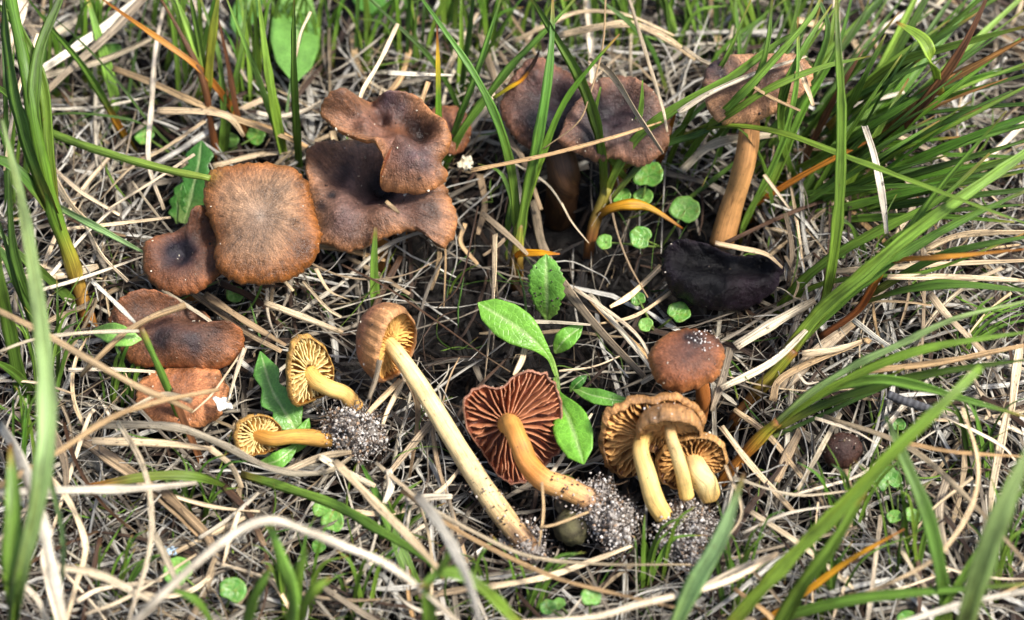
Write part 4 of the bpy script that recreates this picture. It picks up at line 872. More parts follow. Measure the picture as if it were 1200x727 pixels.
tuft('stout shoot with brown foot and broad blades rising beside the black cap and sand-dusted cap', (878, 470), [
    ([(862, 492), (880, 468), (905, 440), (930, 410)], (0, 6, 14, 22), 14, dict(st=[(0, lin(96, 68, 44)), (.5, lin(130, 96, 56)), (.9, lin(140, 150, 60)), (1, lin(140, 165, 66))], sect='round', taper=(1, 1, .9))),
    ([(915, 425), (958, 368), (1008, 325), (1060, 280), (1120, 236), (1215, 170)], (16, 34, 50, 62, 72, 80), 15, dict(st=Gb, taper=(1, 1, .6))), ([(918, 422), (965, 372), (1040, 310), (1120, 262), (1215, 218)], (14, 30, 50, 62, 72), 11, dict(st=Gn)),
    ([(960, 396), (1003, 366), (1024, 335), (1046, 300)], (14, 24, 34, 44), 9, dict(st=[(0, lin(110, 70, 40)), (.6, lin(150, 90, 40)), (.8, lin(220, 160, 50)), (1, lin(120, 140, 50))])),
    ([(1045, 310), (1060, 305), (1110, 302), (1215, 291)], (44, 60, 72, 80), 10, dict(st=Or)), ([(914, 362), (945, 326), (985, 296), (1040, 266), (1100, 235), (1160, 180)], (4, 20, 34, 46, 56, 66), 12, dict(st=Gn)),
    ([(918, 360), (960, 335), (1020, 325), (1090, 318), (1215, 268)], (4, 18, 32, 44, 60), 9, dict(st=Gb)), ([(1005, 358), (1060, 341), (1120, 334), (1215, 342)], (20, 40, 50, 54), 12, dict(st=Gd)), ([(1020, 345), (1085, 308), (1140, 290), (1215, 276)], (24, 44, 56, 64), 10, dict(st=Gd)),
    ([(925, 420), (985, 345), (1040, 300), (1110, 210), (1180, 130)], (14, 38, 52, 74, 92), 9, dict(st=Gn))])
tuft('spreading bluish-green shoot with orange foot beside the picked trio', (848, 562), [
    ([(846, 566), (868, 538), (892, 512), (912, 494)], (0, 8, 18, 26), 13, dict(st=[(0, lin(130, 88, 46)), (.6, lin(176, 126, 60)), (1, lin(160, 170, 60))], sect='round', taper=(1, 1, .85))),
    ([(900, 505), (945, 465), (1000, 430), (1060, 402), (1120, 374), (1215, 350)], (22, 38, 52, 62, 70, 76), 10, dict(st=Gp)), ([(900, 505), (960, 462), (1040, 424), (1110, 404), (1215, 388)], (22, 40, 56, 66, 74), 11, dict(st=Gb)),
    ([(905, 500), (960, 462), (1020, 445), (1075, 452), (1130, 468), (1215, 492)], (22, 38, 50, 56, 58, 56), 11, dict(st=Gb)), ([(905, 505), (980, 468), (1080, 440), (1215, 420)], (20, 34, 50, 64), 10, dict(st=Gd)), ([(900, 508), (950, 482), (1010, 458), (1060, 432)], (18, 28, 36, 46), 8, dict(st=Gn)),
    ([(880, 524), (960, 488), (1040, 452), (1100, 430)], (10, 20, 32, 40), 5, dict(st=Gd))])
tuft('big soft green blades leaning over the straw by the button cap', (880, 780), [
    ([(820, 775), (890, 692), (940, 640), (1000, 580), (1052, 524), (1100, 478), (1150, 430)], (20, 50, 64, 78, 90, 98, 102), 15, dict(st=Gb, taper=(1, 1, .5), lean=.2)), ([(890, 775), (938, 690), (975, 640), (1018, 568)], (20, 48, 62, 74), 15, dict(st=Gb, taper=(1, 1, .3), lean=.2)),
    ([(1108, 790), (1106, 700), (1088, 610), (1060, 540), (1038, 488)], (10, 44, 64, 74, 80), 16, dict(st=Gd, lean=.2)), ([(770, 790), (806, 700), (845, 630), (872, 555)], (30, 56, 70, 82), 19, dict(st=Gp, lean=.2)),
    ([(880, 735), (960, 712), (1040, 698), (1215, 684)], (10, 30, 42, 56), 13, dict(st=Gn)), ([(860, 750), (930, 705), (990, 660), (1060, 620)], (10, 24, 34, 42), 7, dict(st=Ye))])
tuft('very pale blurred blade rising beyond the spreading bluish shoot', (1110, 800), [([(1110, 800), (1136, 705), (1162, 625), (1192, 555), (1230, 490)], (30, 84, 108, 122, 130), 28, dict(st=Gp, lean=.1)), ([(1060, 790), (1150, 640), (1210, 560)], (20, 60, 80), 8, dict(st=Gn))])
tuft('arching green blade with a white dry tip below the orange cap', (282, 580), [([(282, 582), (250, 565), (215, 558), (165, 560), (105, 572)], (6, 22, 30, 32, 30), 11, dict(st=[(0, lin(80, 110, 50)), (.5, lin(110, 150, 60)), (.85, lin(130, 150, 70)), (1, lin(200, 130, 60))], taper=(.7, 1, .8)))])
tuft('long flat green blade running diagonally below the sandy root clump', (282, 560), [([(282, 556), (330, 570), (395, 593), (445, 622), (495, 652), (520, 680)], (12, 22, 28, 34, 38, 40), 12, dict(st=Gb, sect='flat'))])
tuft('upright green blade base under the sandy clump', (486, 700), [([(492, 700), (472, 655), (448, 595), (424, 545)], (4, 14, 18, 18), 14, dict(st=[(0, lin(150, 120, 60)), (.2, lin(110, 150, 60)), (1, lin(84, 140, 52))]))])
tuft('blurred leafy seedling with narrow leaves in the lower straw', (335, 790), [
    ([(335, 790), (345, 710), (330, 655), (312, 604)], (20, 60, 74, 84), 15, dict(st=Gb, sect='flat')), ([(340, 760), (362, 700), (388, 676)], (30, 66, 72), 14, dict(st=Gb, sect='flat')), ([(280, 765), (298, 700), (318, 665)], (30, 62, 72), 13, dict(st=Gn, sect='flat')), ([(335, 760), (348, 680), (362, 640)], (30, 66, 76), 11, dict(st=Gb, sect='flat')),
    ([(260, 760), (235, 708), (195, 688)], (30, 60, 66), 14, dict(st=Gn, sect='flat'))])
tuft('short blurred forked green blade in front of the long straws', (505, 790), [([(508, 790), (503, 720), (498, 690)], (30, 64, 74), 15, dict(st=Gb)), ([(620, 745), (575, 698), (545, 676), (515, 672), (490, 690)], (50, 72, 78, 78, 76), 14, dict(st=Gb)), ([(498, 692), (520, 662), (530, 640)], (74, 80, 84), 9, dict(st=Gn))])
tuft('short cut green stub in front of the drooping wavy cap', (440, 364), [([(440, 364), (438, 312), (440, 266)], (2, 18, 30), 10, dict(st=Gb, taper=(1, 1, .4)))])
tuft('blurred green stub leaning before the flat orange cap', (212, 500), [([(215, 500), (190, 440), (165, 384)], (4, 34, 52), 9, dict(st=Gb, taper=(1, 1, .7), sect='round')), ([(235, 540), (205, 470), (200, 455)], (4, 24, 34), 8, dict(st=Br))])
tuft('light green blade lying beside the folded dark cap', (55, 236), [([(55, 236), (105, 262), (172, 298)], (18, 26, 26), 8, dict(st=Gp))])
tuft('grass behind the top of the violet-brown pair', (600, 60), [([(575, 60), (580, 20), (600, -20)], (0, 16, 30), 10, dict(st=Gd)), ([(560, 50), (570, 10), (560, -20)], (0, 16, 30), 9, dict(st=Gd)), ([(690, 70), (695, 20), (700, -20)], (0, 16, 30), 9, dict(st=Gn)), ([(445, 40), (450, 10), (455, -20)], (0, 10, 20), 8, dict(st=Gd)), ([(160, 40), (110, 10), (90, -20)], (0, 10, 20), 8, dict(st=Gn))])
# ------------------------------------------------------------------ dry straws that show singly
WH, CR, TN, GY, BN = lin(236, 231, 218), lin(224, 213, 190), lin(190, 166, 130), lin(158, 146, 128), lin(80, 59, 44)
CN = {'white': WH, 'cream': CR, 'tan': TN, 'grey': GY, 'brown': BN}
MARKS = [(309, 262, 'squarish tan cap'), (216, 305, 'folded dark cap'), (205, 388, 'wide wavy cap'), (214, 464, 'flat orange cap'), (430, 235, 'drooping wavy cap'), (460, 150, 'curled violet-grey cap'),
         (645, 130, 'black-stained cap'), (725, 140, 'cracked cap'), (860, 200, 'ochre-stemmed mushroom'), (843, 322, 'black cap'), (804, 425, 'sand-dusted cap'), (462, 405, 'reddish cap of the long stem'),
         (570, 575, 'long pale stem'), (364, 436, 'rounder golden mushroom'), (303, 511, 'smallest golden mushroom'), (600, 497, 'rust-gilled mushroom'), (765, 530, 'gilled trio'), (988, 528, 'buried button cap'),
         (420, 512, 'sandy root clump'), (708, 610, 'sandy stem base'), (803, 640, 'sandy clump of the trio'), (600, 385, 'spoon-leaved plant'), (641, 335, 'toothed leaf'), (105, 350, 'brown-sheathed sedge shoot'),
         (150, 150, 'orange-blotched blades'), (258, 150, 'brown-stalked tuft'), (345, 50, 'large oval leaf'), (606, 280, 'yellow-footed shoot'), (690, 280, 'shoot with the yellow leaf'), (513, 150, 'brown-tipped blade'),
         (960, 180, 'largest dark tuft'), (1130, 150, 'leaning blades of the largest tuft'), (900, 440, 'stout brown-footed shoot'), (1080, 300, 'orange dead blade'), (1070, 430, 'spreading bluish shoot'), (1040, 580, 'heart-shaped leaf'),
         (1160, 650, 'very pale blurred blade'), (950, 650, 'big soft green blades'), (245, 685, 'round dewy leaf'), (390, 612, 'two round leaves'), (200, 645, 'pale blue flake'), (330, 690, 'blurred leafy seedling'), (40, 600, 'pale bluish-green blade'), (150, 570, 'white-tipped green blade'), (560, 690, 'forked green blade'), (690, 705, 'small sprout')]
def near(x, y): return min(MARKS, key=lambda m: (m[0] - x) ** 2 + (m[1] - y) ** 2)[2]
SEEN = {}
def straw_label(wpx, cname, xy, mm=None):
    x, y = xy[len(xy) // 2]; L = sum(math.dist(a, b) for a, b in zip(xy, xy[1:])); bend = L / max(1, math.dist(xy[0], xy[-1]))
    wd = 'broad' if wpx > 9 else 'slender' if wpx > 5 else 'thin'; ln = 'long' if L > 190 else 'short' if L < 85 else ''
    sh = 'curved' if bend > 1.035 else 'straight'
    ms = sorted(MARKS, key=lambda m: (m[0] - x) ** 2 + (m[1] - y) ** 2); head = ' '.join(f'{ln} {wd} {sh} {cname} straw'.split())
    for k in range(0, 5):
        lb = f'{head} by the {ms[0][2]}' if k == 0 else f'{head} between the {ms[0][2]} and the {ms[k][2]}'
        if len(lb.split()) > 16: lb = lb.replace(' straight', '').replace(' slender', '').replace(' dry', '').replace(' the ', ' ')
        if lb not in SEEN and len(lb.split()) <= 16: break
    SEEN[lb] = 1; return lb
def straw(xy, z, wpx, c='cream', sect='rib', taper=(1, 1, .6), label=None, stops=None, name='dry_straw', lean=.35, twist=None):
    p = pts3(xy, z); mid = p[len(p) // 2]; base = CN[c]
    st = jit(stops or [(0, mix(base, BN, rng.uniform(0, .35))), (.3, base), (.75, base), (1, mix(base, TN, rng.uniform(0, .6)))], rng); mb = MB()
    ribbon(mb, p, wpx * .9 * pxm(mid), lambda t: grad(st, t), sect, None, taper, rng.uniform(-.8, .8) if twist is None else twist, lean)
    o = mb.build(name, M_STRAW, loc=p[0])
    return tag(o, label or straw_label(wpx, c, xy), 'straw', 'dry straws lying in the litter')
S = straw
# upper left
S([(172, -8), (120, 34), (80, 62), (33, 92)], (34, 26), 12, 'white'); S([(170, -4), (130, 38), (90, 74), (40, 120)], (38, 30), 11, 'grey', label='speckled grey-white flattened stalk crossing the orange-blotched blades')
S([(128, -6), (80, 30), (10, 62)], (22, 18), 15, 'cream'); S([(30, -12), (20, 20), (10, 56)], (50, 40), 20, 'white')
S([(192, 8), (182, 60), (178, 120), (174, 190), (192, 246)], (30, 28, 26, 24, 20), 8, 'white', label='long white ribbon straw hanging down past the orange-blotched blades', taper=(.6, 1, .5))
S([(35, 92), (100, 76), (140, 62), (178, 44)], (24, 26), 9, 'cream', sect='curl'); S([(132, 80), (180, 98), (240, 125), (345, 165)], (24, 26, 26, 22), 9, 'tan'); S([(184, 130), (235, 131), (268, 137), (286, 160)], (36, 38, 36, 26), 10, 'cream', label='blunt-ended cream straw bent over behind the brown-stalked tuft')
S([(240, 142), (196, 172), (152, 198), (118, 234)], (24, 22), 9, 'cream'); S([(228, 181), (180, 212), (125, 246)], (30, 26), 4, 'white'); S([(45, 40), (20, 110), (5, 200)], (60, 50), 6, 'white'); S([(215, -8), (262, 50), (290, 96)], (24, 18), 5, 'white')
S([(55, 165), (60, 200), (85, 242), (120, 275)], (22, 18), 10, 'cream'); S([(280, 140), (320, 152), (360, 172)], (20, 18), 8, 'tan'); S([(250, 195), (300, 182), (345, 178)], (12, 14), 10, 'cream'); S([(60, 195), (95, 225), (140, 252)], (20, 20), 6, 'white')
S([(364, 14), (352, 40), (347, 68)], (50, 46), 4, 'cream')
# left middle
S([(0, 92), (10, 40), (40, -10)], (40, 60), 10, 'grey'); S([(60, 28 + 242), (140, 262), (200, 255)], (18, 20), 5, 'white'); S([(30, 345), (90, 328), (170, 300)], (20, 18), 6, 'white'); S([(20, 330), (90, 318), (115, 312)], (18, 16), 16, 'cream'); S([(40, 342), (62, 320), (95, 280), (135, 242)], (20, 22), 5, 'white')
S([(108, 330), (130, 350), (152, 372), (160, 380)], (30, 38), 6, 'white'); S([(80, 434), (130, 433), (182, 436)], (22, 20), 6, 'white'); S([(287, 408), (276, 440), (267, 472)], (24, 20), 6, 'cream')
S([(217, 358), (178, 372), (145, 392), (110, 424), (95, 440)], (36, 38, 36, 30, 20), 9, 'tan', label='bent tan straw lying across the wide wavy cap', sect='round'); S([(-15, 358), (50, 390), (110, 425), (165, 455), (205, 472), (225, 482)], (80, 74, 66, 58, 50, 44), 9, 'tan', label='long blurred tan straw slanting down in front of the wide wavy cap', sect='round')
S([(-10, 575), (60, 535), (130, 490), (190, 470), (256, 457)], (74, 70, 62, 54, 46), 8, 'tan', label='long tan straw rising from the white-tipped green blade to the flat orange cap', sect='round'); S([(165, 388), (100, 390), (40, 398), (0, 412)], (40, 46, 52, 56), 5, 'cream')
S([(225, 470), (190, 462), (150, 480)], (44, 40), 7, 'cream'); S([(60, 500), (75, 540), (78, 575)], (26, 22), 11, 'grey'); S([(110, 480), (100, 500), (62, 620)], (22, 16), 6, 'white'); S([(285, 410), (250, 460), (225, 484)], (22, 22), 3, 'cream')
S([(150, 330), (120, 300), (95, 260), (60, 250)], (18, 22), 5, 'white'); S([(190, 340), (240, 372), (250, 382)], (26, 28), 6, 'cream'); S([(240, 345), (285, 375), (335, 405)], (18, 16), 11, 'grey'); S([(224, 342), (290, 390), (330, 412)], (15, 14), 9, 'grey')
S([(258, 332), (300, 352), (330, 385)], (14, 12), 9, 'brown'); S([(310, 355), (345, 368), (402, 390)], (18, 18), 9, 'cream'); S([(355, 330), (382, 360), (400, 372)], (18, 16), 5, 'cream'); S([(370, 315), (385, 340), (405, 350)], (22, 20), 7, 'cream')
# lower left
S([(-12, 579), (60, 575), (130, 574), (185, 571), (230, 566)], (64, 60, 54, 48, 42), 11, 'white', label='long white straw lying level beneath the white-tipped green blade', sect='round'); S([(110, 498), (200, 500), (258, 520), (310, 546), (350, 555), (385, 552), (412, 536)], (30, 34, 34, 32, 30, 28, 26), 11, 'cream', label='long cream straw sweeping below the smallest golden mushroom')
S([(108, 517), (180, 519), (247, 526)], (26, 28), 12, 'cream'); S([(245, 525), (270, 545), (284, 572)], (26, 20), 9, 'cream'); S([(138, 495), (165, 540), (177, 590), (174, 650), (148, 735)], (40, 46, 50, 52, 50), 8, 'cream', label='long soft cream straw falling through the pale blue flake gap')
S([(55, 555), (82, 590), (100, 640), (88, 690), (75, 740)], (34, 36, 36, 34, 30), 9, 'cream'); S([(140, 745), (195, 692), (248, 645), (288, 618), (322, 610), (365, 625), (402, 640), (450, 660), (495, 692), (548, 740)], (60, 74, 82, 86, 88, 86, 82, 78, 72, 62), 12, 'white', label='long white arched straw bowing over the blurred leafy seedling', sect='round')
S([(62, 664), (110, 672), (150, 690), (185, 708)], (50, 52, 48, 40), 11, 'cream'); S([(0, 498), (22, 535), (46, 600), (64, 680), (78, 745)], (66, 72, 74, 72, 64), 16, 'white', label='broad white blurred straw behind the pale bluish-green blade')
S([(92, 512), (140, 545), (180, 575), (235, 628)], (16, 15), 20, 'grey', label='widest weathered grey-brown straw under the white-tipped green blade'); S([(190, 575), (240, 625), (250, 650)], (17, 15), 13, 'grey'); S([(262, 570), (290, 600), (310, 640)], (18, 16), 10, 'brown'); S([(300, 600), (250, 625), (200, 650)], (16, 14), 8, 'cream')
S([(280, 600), (270, 630), (262, 660)], (20, 18), 7, 'white'); S([(180, 625), (195, 655), (210, 690)], (28, 34), 10, 'cream'); S([(20, 680), (45, 705), (60, 745)], (46, 40), 10, 'white'); S([(60, 620), (52, 660), (72, 745)], (40, 50), 9, 'white'); S([(330, 555), (375, 536), (412, 530)], (22, 22), 9, 'cream')
S([(375, 535), (400, 550), (440, 570)], (24, 20), 9, 'cream'); S([(392, 540), (440, 590), (480, 630), (515, 668)], (36, 44, 50, 52), 11, 'cream', label='soft cream straw slanting below the sandy root clump'); S([(488, 580), (512, 610), (535, 650), (552, 690), (566, 745)], (76, 84, 88, 90, 88), 14, 'white', label='broad blurred white straw above the forked green blade')
S([(100, 720), (150, 700), (230, 650)], (24, 22), 5, 'cream'); S([(90, 705), (120, 690), (190, 680)], (24, 22), 6, 'white')
# bottom centre
S([(440, 542), (500, 592), (560, 626), (620, 652), (700, 661), (810, 662)], (22, 28, 28, 27, 27, 26), 6, 'cream', label='long thin cream straw passing under the long pale stem base'); S([(470, 575), (530, 618), (600, 655), (660, 680), (730, 698), (800, 714)], (24, 28, 30, 32, 32, 32), 6, 'tan', label='long thin tan straw below the sandy stem base')
S([(475, 588), (500, 583), (530, 582)], (22, 22), 11, 'white', label='blunt white straw piece beside the long pale stem'); S([(572, 688), (640, 676), (700, 655), (740, 640)], (22, 20), 8, 'cream'); S([(590, 732), (690, 724), (760, 706), (850, 682), (910, 650)], (48, 52, 54, 54, 50), 8, 'white', label='long white straw arching below the sandy clump of the trio')
S([(505, 480), (512, 540), (530, 600), (548, 660)], (14, 12), 6, 'grey'); S([(475, 440), (490, 480), (480, 560)], (13, 12), 9, 'grey'); S([(455, 550), (458, 570), (450, 590)], (24, 22), 9, 'white'); S([(445, 422), (440, 445), (432, 468)], (36, 28), 8, 'grey', label='short grey straw stub in front of the reddish cap of the long stem', sect='round')
S([(470, 445), (440, 475), (425, 492)], (20, 18), 8, 'cream'); S([(476, 440), (455, 480), (448, 500)], (18, 16), 7, 'cream'); S([(635, 565), (637, 600), (632, 640)], (26, 14), 4, 'tan'); S([(690, 600), (650, 615), (632, 618)], (22, 18), 4, 'tan')
# centre
S([(400, 310), (450, 335), (508, 374), (558, 410), (598, 436)], (22, 22), 4.5, 'brown', label='long thin brown straw running from the drooping wavy cap to the rust gills', sect='flat'); S([(625, 235), (640, 300), (688, 370), (755, 442)], (12, 14, 16, 16), 13, 'grey', label='broad grey straw slanting past the toothed leaf to the sand-dusted cap')
S([(690, 345), (740, 402), (778, 452)], (18, 18), 8, 'cream'); S([(618, 377), (655, 378), (692, 381)], (22, 22), 6, 'cream'); S([(672, 338), (720, 370), (752, 400), (768, 440)], (20, 22), 5, 'white'); S([(580, 275), (578, 345), (568, 445)], (12, 12), 8, 'cream'); S([(620, 385), (612, 420), (602, 440)], (14, 14), 9, 'cream')
S([(545, 262), (540, 285), (560, 310)], (12, 10), 7, 'tan'); S([(565, 250), (600, 280), (620, 300)], (14, 12), 8, 'grey'); S([(510, 242), (515, 300), (505, 340)], (10, 8), 8, 'tan'); S([(560, 242), (540, 330), (512, 362)], (30, 16), 2.5, 'brown', sect='round'); S([(517, 242), (522, 300), (520, 360)], (20, 14), 3, 'tan', sect='round')
S([(655, 435), (695, 430), (732, 415)], (14, 12), 3, 'white'); S([(760, 420), (720, 380), (690, 350)], (14, 12), 9, 'tan'); S([(775, 312), (740, 345), (715, 360)], (12, 14), 8, 'cream'); S([(790, 340), (745, 370), (700, 380)], (12, 12), 5, 'cream'); S([(658, 238), (670, 260), (690, 285)], (22, 12), 3, 'cream')
S([(470, 300), (440, 360), (430, 420)], (8, 8), 9, 'brown'); S([(405, 300), (440, 320), (480, 345)], (8, 9), 8, 'grey')
# upper middle
S([(466, 28), (445, 72), (424, 108), (420, 132)], (52, 52, 50, 48), 6, 'cream', label='cream straw leaning onto the curled violet-grey cap'); S([(455, 86), (490, 88), (532, 89)], (44, 44), 7, 'white', sect='curl'); S([(502, 96), (492, 125), (484, 150)], (50, 46), 7, 'tan', label='short tan straw dropped in the hollow of the curled violet-grey cap'); S([(452, 236), (468, 250)], (34, 31), 5, 'tan', label='tiny tan straw chip on the drooping wavy cap')
S([(560, 28), (572, 70), (586, 115), (594, 160), (612, 185), (634, 246)], (14, 22, 26, 26, 22, 16), 10, 'grey', label='long broad grey straw standing against the black-stained cap'); S([(655, 42), (700, 32), (742, 29), (782, 46), (815, 70)], (28, 36, 40, 38, 30), 9, 'cream', label='arched cream straw over the cracked cap'); S([(690, 70), (718, 88), (748, 135), (778, 180)], (58, 56, 52, 46), 9, 'cream', sect='curl', label='pale curled straw lying down the cracked cap')
S([(735, -8), (756, 60), (776, 125), (782, 155)], (60, 58, 56, 50), 5, 'cream'); S([(710, -8), (706, 55), (690, 115), (676, 145), (636, 175)], (64, 62, 56, 52, 46), 2.6, 'tan', sect='round', label='hair-thin tan stalk drooping past the black-stained cap'); S([(552, 200), (640, 182), (715, 162), (775, 143)], (44, 47, 49, 50), 6.5, 'tan', label='long tan straw lying across both violet-brown caps'); S([(600, 50), (640, 30), (680, 14), (735, 18), (790, 42)], (22, 30, 34, 34, 28), 6, 'cream')
S([(510, 170), (513, 205), (522, 245), (530, 260)], (36, 30, 24, 18), 6, 'white', sect='curl'); S([(520, 90), (540, 50), (560, 15)], (16, 14), 7, 'cream'); S([(488, 20), (470, 90), (440, 120)], (14, 12), 8, 'tan'); S([(412, 40), (420, 80), (440, 110)], (8, 10), 9, 'tan'); S([(585, 60), (600, 90), (575, 100)], (20, 18), 5, 'grey')
S([(562, 205), (568, 240), (560, 275)], (10, 8), 9, 'grey'); S([(690, 195), (650, 205), (620, 215)], (14, 12), 6, 'cream'); S([(600, 190), (640, 215), (662, 245)], (22, 14), 3, 'cream')
# upper right
S([(795, 132), (830, 110), (880, 88), (945, 66)], (62, 64, 66, 66), 8, 'cream', label='pale straw lying over the tilted brown cap'); S([(880, 100), (905, 115), (938, 130)], (66, 62), 5, 'tan'); S([(934, 76), (944, 100), (953, 124)], (66, 60), 8, 'cream', sect='curl', label='pale curled straw scrap at the rim of the tilted brown cap'); S([(798, 200), (830, 172), (870, 162), (915, 158)], (20, 28, 28, 24), 11, 'cream', sect='curl', label='curled cream dead leaf in front of the thick ochre stem')
S([(1012, 148), (1024, 185), (1034, 235), (1039, 274)], (64, 62, 58, 52), 9, 'white', sect='curl', label='hanging white straw strip beside the low arching blade'); S([(800, 55), (825, 72), (850, 80)], (54, 58), 5, 'cream'); S([(990, 126), (1030, 116), (1060, 108)], (26, 30), 6, 'white'); S([(870, 0), (855, 60), (862, 72)], (14, 12), 9, 'cream'); S([(830, 0), (840, 40), (845, 66)], (12, 10), 11, 'tan')
S([(920, 20), (990, 40), (1010, 70)], (14, 12), 9, 'cream'); S([(895, 205), (910, 225), (925, 245)], (28, 24), 5, 'white'); S([(1000, 120), (1000, 160), (1015, 210)], (12, 10), 14, 'cream'); S([(850, 285), (930, 248), (1000, 225)], (16, 14), 6, 'brown')
# right middle
S([(838, 285), (868, 291), (898, 298), (917, 314)], (32, 31, 31, 27), 8, 'cream', label='pale straw strip lying on the back of the black cap', sect='flat'); S([(862, 406), (905, 380), (955, 352)], (26, 26), 14, 'cream', label='broad flat cream straw just behind the sand-dusted cap'); S([(845, 455), (905, 424), (948, 384)], (22, 28), 11, 'cream'); S([(856, 408), (848, 440), (834, 482)], (24, 18), 11, 'grey')
S([(905, 470), (920, 440), (1010, 400), (1015, 402)], (18, 22), 12, 'tan'); S([(1000, 375), (1040, 405), (1085, 430)], (26, 26), 7, 'white'); S([(940, 415), (980, 410), (1010, 400)], (22, 22), 9, 'cream'); S([(915, 455), (960, 410), (1000, 380)], (14, 14), 18, 'grey'); S([(980, 318), (1100, 310), (1210, 305)], (30, 36), 9, 'cream'); S([(1040, 325), (1120, 325), (1215, 330)], (40, 46), 8, 'white')
S([(1085, 292), (1130, 275), (1215, 272)], (44, 50), 9, 'cream'); S([(1090, 345), (1110, 370), (1160, 420)], (30, 30), 9, 'white'); S([(935, 438), (945, 450), (960, 448)], (28, 26), 4, 'white', sect='curl'); S([(860, 480), (900, 510), (940, 560)], (14, 14), 8, 'cream'); S([(1010, 435), (1100, 425), (1200, 405)], (40, 44), 9, 'tan'); S([(1195, 405), (1190, 440), (1185, 484)], (24, 20), 12, 'cream')
S([(920, 300), (935, 330), (930, 350)], (16, 18), 5, 'grey'); S([(920, 250), (928, 290), (925, 330)], (20, 14), 6, 'grey'); S([(1060, 200), (1070, 240), (1050, 275)], (20, 16), 9, 'cream')
# lower right
S([(1128, 478), (1146, 540), (1140, 590), (1110, 640), (1075, 668), (1000, 702)], (46, 50, 50, 46, 40, 30), 6.5, 'cream', label='long curved cream straw looping round past the heart-shaped leaf'); S([(965, 488), (1060, 522), (1130, 580), (1210, 668)], (24, 34, 40, 44), 7.5, 'cream', label='long cream straw slanting from the buried button cap past the pale blurred blade'); S([(1055, 518), (1120, 530), (1215, 536)], (44, 52), 6, 'tan')
S([(795, 705), (860, 670), (912, 648)], (40, 42), 9, 'white'); S([(985, 484), (960, 530), (935, 575)], (22, 22), 8, 'cream'); S([(955, 490), (1000, 505), (1035, 525)], (26, 26), 6, 'white'); S([(940, 500), (920, 540), (910, 565)], (14, 14), 13, 'grey'); S([(845, 500), (880, 545), (930, 600)], (14, 14), 9, 'cream')
S([(880, 600), (940, 640), (1000, 690)], (18, 16), 8, 'cream'); S([(850, 545), (870, 600), (845, 640)], (24, 20), 5, 'cream', sect='curl'); S([(1100, 484), (1170, 520), (1190, 540)], (24, 22), 6, 'white'); S([(1180, 484), (1165, 560), (1160, 600)], (20, 18), 10, 'cream'); S([(1020, 745), (1120, 710), (1215, 690)], (46, 52), 10, 'white'); S([(1075, 640), (1078, 690), (1076, 740)], (18, 16), 10, 'brown', label='red-brown upright dead stalk below the heart-shaped leaf')
S([(1045, 620), (1065, 660), (1085, 690)], (20, 18), 7, 'cream'); S([(860, 690), (900, 720), (910, 740)], (20, 20), 9, 'tan'); S([(930, 580), (1000, 560), (1030, 540)], (20, 22), 5, 'white'); S([(990, 550), (1000, 600), (985, 640)], (14, 12), 10, 'grey'); S([(1110, 560), (1100, 600), (1110, 650)], (18, 16), 12, 'grey')
S([(860, 560), (930, 580), (1000, 575)], (26, 24), 4, 'cream'); S([(870, 625), (930, 600), (1010, 590)], (24, 24), 5, 'white'); S([(1140, 560), (1090, 600), (1060, 645)], (22, 20), 5, 'cream')
n_traced = len([o for o in sc.objects if o.name.startswith('dry_straw')])

# more single straws resting on top, chosen like those in view
KEEPA = np.array(KEEP)
def blocked(A, slack=1.0):
    """A [...,3] metres -> bool: hides something that must show"""
    x, y = projn(A); z = A[..., 2] / MM; bad = np.zeros(x.shape, bool)
    for (kx, ky, kr, kz) in KEEPA: bad |= ((x - kx) ** 2 + (y - ky) ** 2 < (kr * slack) ** 2) & (z > kz)
    return bad
def dens(x, y):
    d = 1.0
    d -= .86 * np.exp(-(((x - 545) / 190) ** 2 + ((y - 375) / 140) ** 2))
    d -= .60 * np.exp(-(((x - 770) / 110) ** 2 + ((y - 330) / 90) ** 2))
    d -= .55 * np.exp(-(((x - 690) / 110) ** 2 + ((y - 600) / 55) ** 2))
    d -= .35 * np.exp(-(((x - 560) / 90) ** 2 + ((y - 180) / 70) ** 2))
    d -= .50 * np.exp(-(((x - 590) / 260) ** 2 + ((y - 30) / 70) ** 2))
    pat = np.sin(x / 31 + 1.7 * np.sin(y / 47)) * np.sin(y / 27 + 1.4 * np.sin(x / 39 + 2)) + .6 * np.sin(x / 17 + y / 23) * np.sin(y / 14 - x / 29)
    return d * np.clip(.72 + .75 * pat, .05, 1.2)
added = 0; tries = 0
while added < 300 - n_traced and tries < 3000:
    tries += 1
    px, py = rng.uniform(-10, 1210), rng.uniform(-5, 735)
    if rng.random() > dens(px, py): continue
    L = rng.uniform(60, 210); a = rng.gauss(.7 if px > 700 else -.2, 1.0) if rng.random() < .6 else rng.uniform(0, math.pi); cv = rng.gauss(0, .35)
    xy = []; x, y = px - math.cos(a) * L / 2, py - math.sin(a) * L / 2
    for i in range(5):
        xy.append((x, y)); x += math.cos(a) * L / 4; y += math.sin(a) * L / 4; a += cv * .5
    z = rng.uniform(11, 19); z1 = z + rng.uniform(-5, 5)
    A = np.array([tuple(q) for q in catmull(pts3(xy, (z, z1)), 12)])
    if blocked(A, 1.05).any(): continue
    S(xy, (z, z1), rng.choice([2.5, 3, 4, 5, 5, 6, 7, 9]), rng.choices(['white', 'cream', 'tan', 'grey', 'brown'], [4, 3, 1, 3, 1])[0], sect=rng.choice(['rib', 'rib', 'flat', 'curl']))
    added += 1
